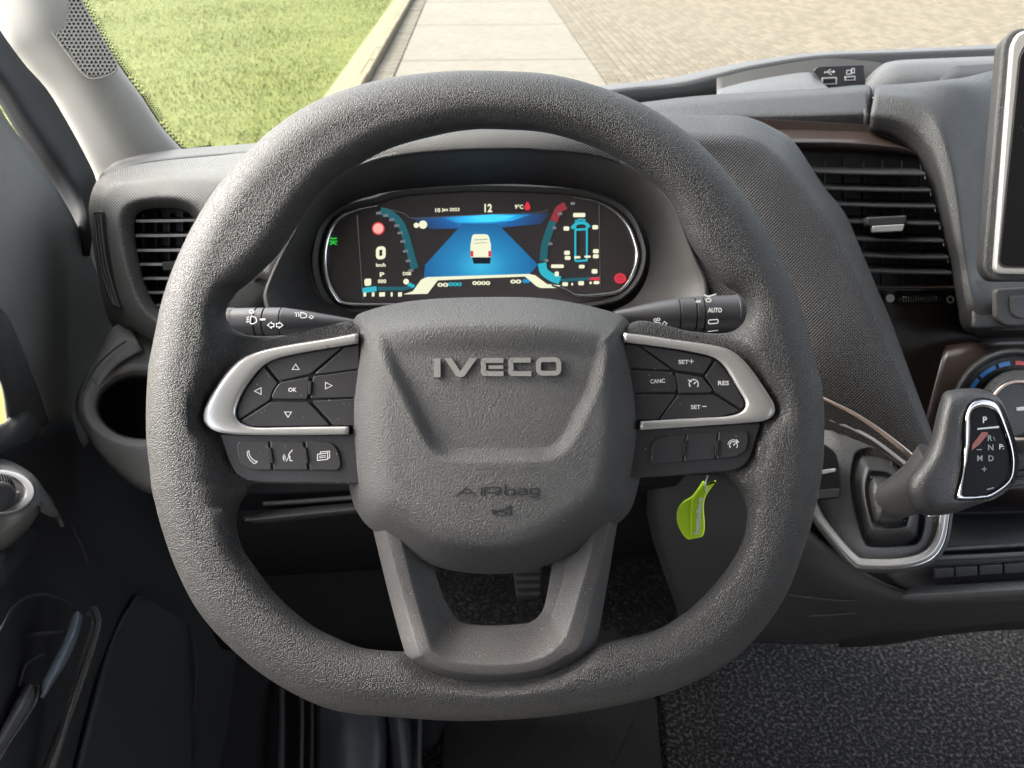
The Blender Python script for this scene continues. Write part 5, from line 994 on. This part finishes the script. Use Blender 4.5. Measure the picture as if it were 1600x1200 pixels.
patch('grab_handle', [[(112,966,.765),(103,990,.757),(94,1012,.75),(80,1039,.745),(66,1065,.74),(64,1078,.74)], [(117,956,.752),(110,985,.742),(99,1013,.735),(84,1043,.73),(70,1070,.727),(66,1085,.728)], [(124,956,.75),(119,982,.738),(106,1014,.731),(91,1045,.726),(76,1072,.723),(67,1090,.726)], [(130,962,.758),(126,984,.75),(116,1012,.745),(104,1036,.74),(86,1064,.737),(68,1092,.735)]], M['grip_highlight'], dr, nv=4)
patch('handle_foot', [[(40,1068,.745),(22,1096,.73),(6,1125,.72),(-14,1160,.71),(-40,1200,.70)], [(48,1069,.728),(34,1097,.712),(16,1128,.703),(-4,1164,.695),(-30,1210,.69)], [(57,1074,.735),(52,1098,.722),(32,1132,.713),(8,1168,.705),(-18,1214,.70)]], M['dash_light'], dr, nv=4)
bar2('handle_edge', [(60,1070,.735),(57,1092,.728),(40,1122,.72),(14,1160,.71),(-12,1205,.70)], .0016, 'pod')
bar2('handle_rib', [(30,1072,.735),(38,1045,.74),(46,1034,.745),(70,1020,.75)], .0018, 'dark'); bar2('latch', [(36,994,.75),(60,990,.75),(95,988,.755),(100,989,.757)], .0022, 'dash')
patch('pocket_rail', [[(137,953,.79),(143,962,.785),(145,977,.78),(131,1028,.772),(103,1106,.76),(84,1152,.755),(50,1240,.745)], [(141,950,.78),(148,961,.775),(149,980,.77),(134,1030,.762),(110,1102,.752),(92,1160,.747),(62,1240,.737)], [(144,953,.785),(152,963,.78),(151,984,.775),(136,1034,.768),(118,1094,.758),(100,1160,.753),(76,1240,.745)]], M['pod'], dr, nv=3, solid=.006)
patch('speaker_cover', [[(215,930,.93),(232,935,.945),(250,945,.96),(290,970,1.0)], [(180,990,.895),(215,985,.93),(255,990,.965),(300,1000,1.01)], [(150,1090,.85),(200,1090,.905),(250,1090,.955),(305,1090,1.01)], [(112,1240,.80),(180,1240,.87),(240,1240,.925),(305,1240,.99)]], M['doorweave'], dr, nv=5, solid=.004)
bar2('panel_seam', [(303,1000,1.0),(307,1040,.995),(306,1075,.99),(302,1105,.985)], .0012, 'dash')
# ================================================================ cab floor, mat, pedals
FZ = .88
def fz(x, y, q=FZ): return tuple(onz(x, y, q))
m_carpet = bpy.data.materials.new('speckled_carpet'); m_carpet.use_nodes = True
N = m_carpet.node_tree.nodes; L = m_carpet.node_tree.links; b_ = N['Principled BSDF']; b_.inputs['Roughness'].default_value = .95; b_.inputs['Specular IOR Level'].default_value = .1
tc = N.new('ShaderNodeTexCoord'); n1 = N.new('ShaderNodeTexNoise'); n1.inputs['Scale'].default_value = 185; n1.inputs['Detail'].default_value = 4; n1.inputs['Roughness'].default_value = .65; L.new(tc.outputs['Object'], n1.inputs['Vector'])
r_ = N.new('ShaderNodeValToRGB'); r_.color_ramp.elements[0].position = .49; r_.color_ramp.elements[0].color = (.006, .0062, .007, 1); r_.color_ramp.elements[1].position = .70; r_.color_ramp.elements[1].color = (.072, .072, .074, 1); L.new(n1.outputs['Fac'], r_.inputs[0]); L.new(r_.outputs[0], b_.inputs['Base Color'])
bp = N.new('ShaderNodeBump'); bp.inputs['Distance'].default_value = .006; L.new(n1.outputs['Fac'], bp.inputs['Height']); L.new(bp.outputs[0], b_.inputs['Normal'])
fl = part('cab_floor', [(-.6,.2,FZ),(1.2,.2,FZ),(1.2,1.5,FZ),(-.6,1.5,FZ)], [(0,1,2,3)], m_carpet, None, smooth=False); tag(fl, kind='structure')
FM_ = Frame(800, 1150, 1.1, (0, sin(pi/2-PITCH) if False else cos(PITCH), sin(PITCH)))
rm = thing('floor_mat', fz(860, 1180, FZ+.012), 'dark quilted rubber floor mat under the steering wheel', 'floor mat')
ZM = FZ+.010
mc = [Vector(fz(x, y, ZM)) for x, y in ((690,1240),(1038,1240),(1026,1100),(1000,1010),(960,985),(700,985))]
MB_ = MB(); k = len(mc); MB_.V = mc+[v-Vector((0,0,.009)) for v in mc]; MB_.F = [tuple(range(k))]+[(i, (i+1) % k, k+(i+1) % k, k+i) for i in range(k)]
MB_.build('mat_base', M['black'], rm)
for i in range(-5, 7):
    for sgn in (-1, 1):
        c0 = Vector((.07+i*.075, .62, ZM)); dv_ = Vector((sgn*.55, 1, 0)).normalized(); pts_ = []
        for t in np.linspace(-.4, .6, 40):
            p = c0+dv_*t; d_ = (p-CAM).dot(FV); px, py = 800+FPX*(p-CAM).dot(RV)/d_, 600-FPX*(p-CAM).dot(UV)/d_
            if 700 < px < 1022 and py > 1010: pts_.append(p)
        if len(pts_) > 3: sweep('quilt_ridge', pts_, .0010, M['black'], rm, k=6, up=(0, 0, 1))
m_dkc = m_carpet.copy(); m_dkc.name = 'shaded_carpet'; rr_ = [n for n in m_dkc.node_tree.nodes if n.type == 'VALTORGB'][0]; rr_.color_ramp.elements[0].color = (.004, .004, .0045, 1); rr_.color_ramp.elements[1].color = (.035, .035, .036, 1)  # darker carpet copy, footwell shade put into its colour
o = part('footwell_carpet', [Vector(v) for v in ((-.6,.80,FZ+.006),(.26,.80,FZ+.006),(.40,1.12,FZ+.006),(.40,1.35,FZ+.25),(-.6,1.35,FZ+.25),(-.6,1.12,FZ+.006))], [(0,1,2,5),(5,2,3,4)], m_dkc, fl, smooth=False)
br = thing('brake_pedal', at(830, 925, 1.25), 'dark ribbed brake pedal glimpsed through the opening in the lower spoke', 'pedal')
BP = Frame(826, 918, 1.28, (0, -.1, 1))
pb = plate('pedal_pad', rp([(800,880,8),(850,878,8),(846,938,10),(808,940,10)]), BP, 0, .012, M['gap'], br, bev=.003)
for y in (890, 902, 914, 926): plate('pedal_rib', rp([(806,y,2),(845,y-1,2),(844,y+5,2),(807,y+6,2)]), BP, .003, .004, M['dark'], pb)
sweep('pedal_arm', [BP.pt(826, 885, -.012), BP.pt(828, 840, -.05), BP.pt(830, 780, -.08)], .008, M['dark'], br, k=8)
sp_ = thing('seat_base', fz(600, 1190, FZ+.1), 'blurred dark plastic seat runner below the steering wheel rim', 'seat base')
M['smoke'] = mat('dull_plastic', (.045, .048, .055), .45, grain=[('noise', 60, .003, .4)], vary=.3)
patch('runner_cover', [[(495,1085,1.10),(540,1090,1.09),(580,1090,1.09),(600,1090,1.11)], [(495,1160,1.08),(540,1150,1.06),(590,1160,1.06),(604,1170,1.08)], [(495,1250,1.05),(540,1250,1.03),(585,1250,1.03),(600,1250,1.06)]], M['smoke'], sp_, nv=4, solid=.006)
patch('runner_side', [[(606,1100,1.10),(625,1110,1.09),(640,1120,1.10)], [(606,1170,1.09),(630,1185,1.06),(652,1195,1.08)], [(606,1250,1.08),(630,1250,1.05),(652,1250,1.07)]], M['smoke'], sp_, nv=4, solid=.006)
for x0, m_, r_ in ((472,'smoke',.003), (488,'dash',.003), (440,'dark',.006), (656,'dark',.004)): sweep('runner_rail', [at(x0-1, 1060, 1.12), at(x0, 1130, 1.09), at(x0-2, 1260, 1.04)], r_, M[m_], sp_, k=8)
patch('kick_panel', [[(300,820,.99),(400,830,1.0),(500,830,1.02),(660,830,1.05)], [(300,900,1.03),(400,910,1.05),(500,910,1.07),(655,910,1.10)], [(300,1010,1.08),(400,1020,1.10),(500,1030,1.12),(660,1030,1.15)]], M['black'], sp_, nv=3)
patch('sill_cover', [[(300,1000,1.10),(400,1010,1.13),(470,1020,1.15),(700,1020,1.2)], [(300,1130,1.06),(400,1130,1.10),(470,1130,1.12),(700,1130,1.15)], [(300,1260,1.02),(400,1260,1.05),(470,1260,1.07),(700,1260,1.10)]], M['black'], sp_, nv=3)
# ================================================================ unseen rest of the cab, shaped for the light it lets in
sh_ = thing('cab_shell', (0.2, -.2, 2.4), 'unseen pale roof lining, bulkhead and lower side panels, shaped for the light in the cab', 'cab shell'); tag(sh_, kind='thing')
def slab(name, P, off, m_): part(name, [Vector(p) for p in P]+[Vector(p)+Vector(off) for p in P], [(0,1,2,3),(7,6,5,4),(0,1,5,4),(1,2,6,5),(2,3,7,6),(3,0,4,7)], M[m_], sh_, smooth=False)
slab('roof_lining', [(-.85,.62,2.30),(1.3,.62,2.30),(1.3,-.8,2.36),(-.85,-.8,2.36)], (0,0,.04), 'pillar')
slab('bulkhead', [(-.85,-.8,.86),(1.3,-.8,.86),(1.3,-.8,2.36),(-.85,-.8,2.36)], (0,-.03,0), 'spoke')
slab('side_panel', [(1.3,-.8,.86),(1.3,1.2,.86),(1.3,1.2,1.55),(1.3,-.8,1.55)], (.04,0,0), 'spoke'); slab('side_panel', [(-.66,-.8,.86),(-.66,.5,.86),(-.66,.5,1.5),(-.66,-.8,1.5)], (-.04,0,0), 'spoke')
# ================================================================ dust that has settled on the plastics
bpy.context.view_layer.update(); dg_ = bpy.context.evaluated_depsgraph_get(); dm_ = MB(); rd_ = random.Random(11)
for i in range(900):
    x, y = rd_.choice(((rd_.uniform(560, 1010), rd_.uniform(780, 1070)), (rd_.uniform(1000, 1190), rd_.uniform(540, 760)), (rd_.uniform(370, 550), rd_.uniform(540, 760)), (rd_.uniform(1200, 1600), rd_.uniform(150, 950))))
    r = ray(x, y).normalized(); ok, loc, nor, idx, ob, mx_ = SC.ray_cast(dg_, CAM, r)
    if not ok or (loc-CAM).length > 1.1 or ob.name.startswith('rim') or (i % 5 and nor.z < .2): continue
    n_ = nor if nor.dot(r) < 0 else -nor; t_ = n_.cross(Vector((.3, .5, .8))).normalized(); b2 = n_.cross(t_); q = rd_.uniform(.00012, .00034); k = len(dm_.V)
    dm_.V += [loc+n_*.00025+(t_*cos(a)+b2*sin(a)*.7)*q for a in (0, 1.25, 2.5, 3.8, 5.0)]; dm_.F.append(tuple(range(k, k+5)))
du = dm_.build('dust', mat('dust_specks', (.5, .49, .46), .9, vary=0)); tag(du, 'scattered pale dust specks on the dark plastics', 'dust', kind='stuff')
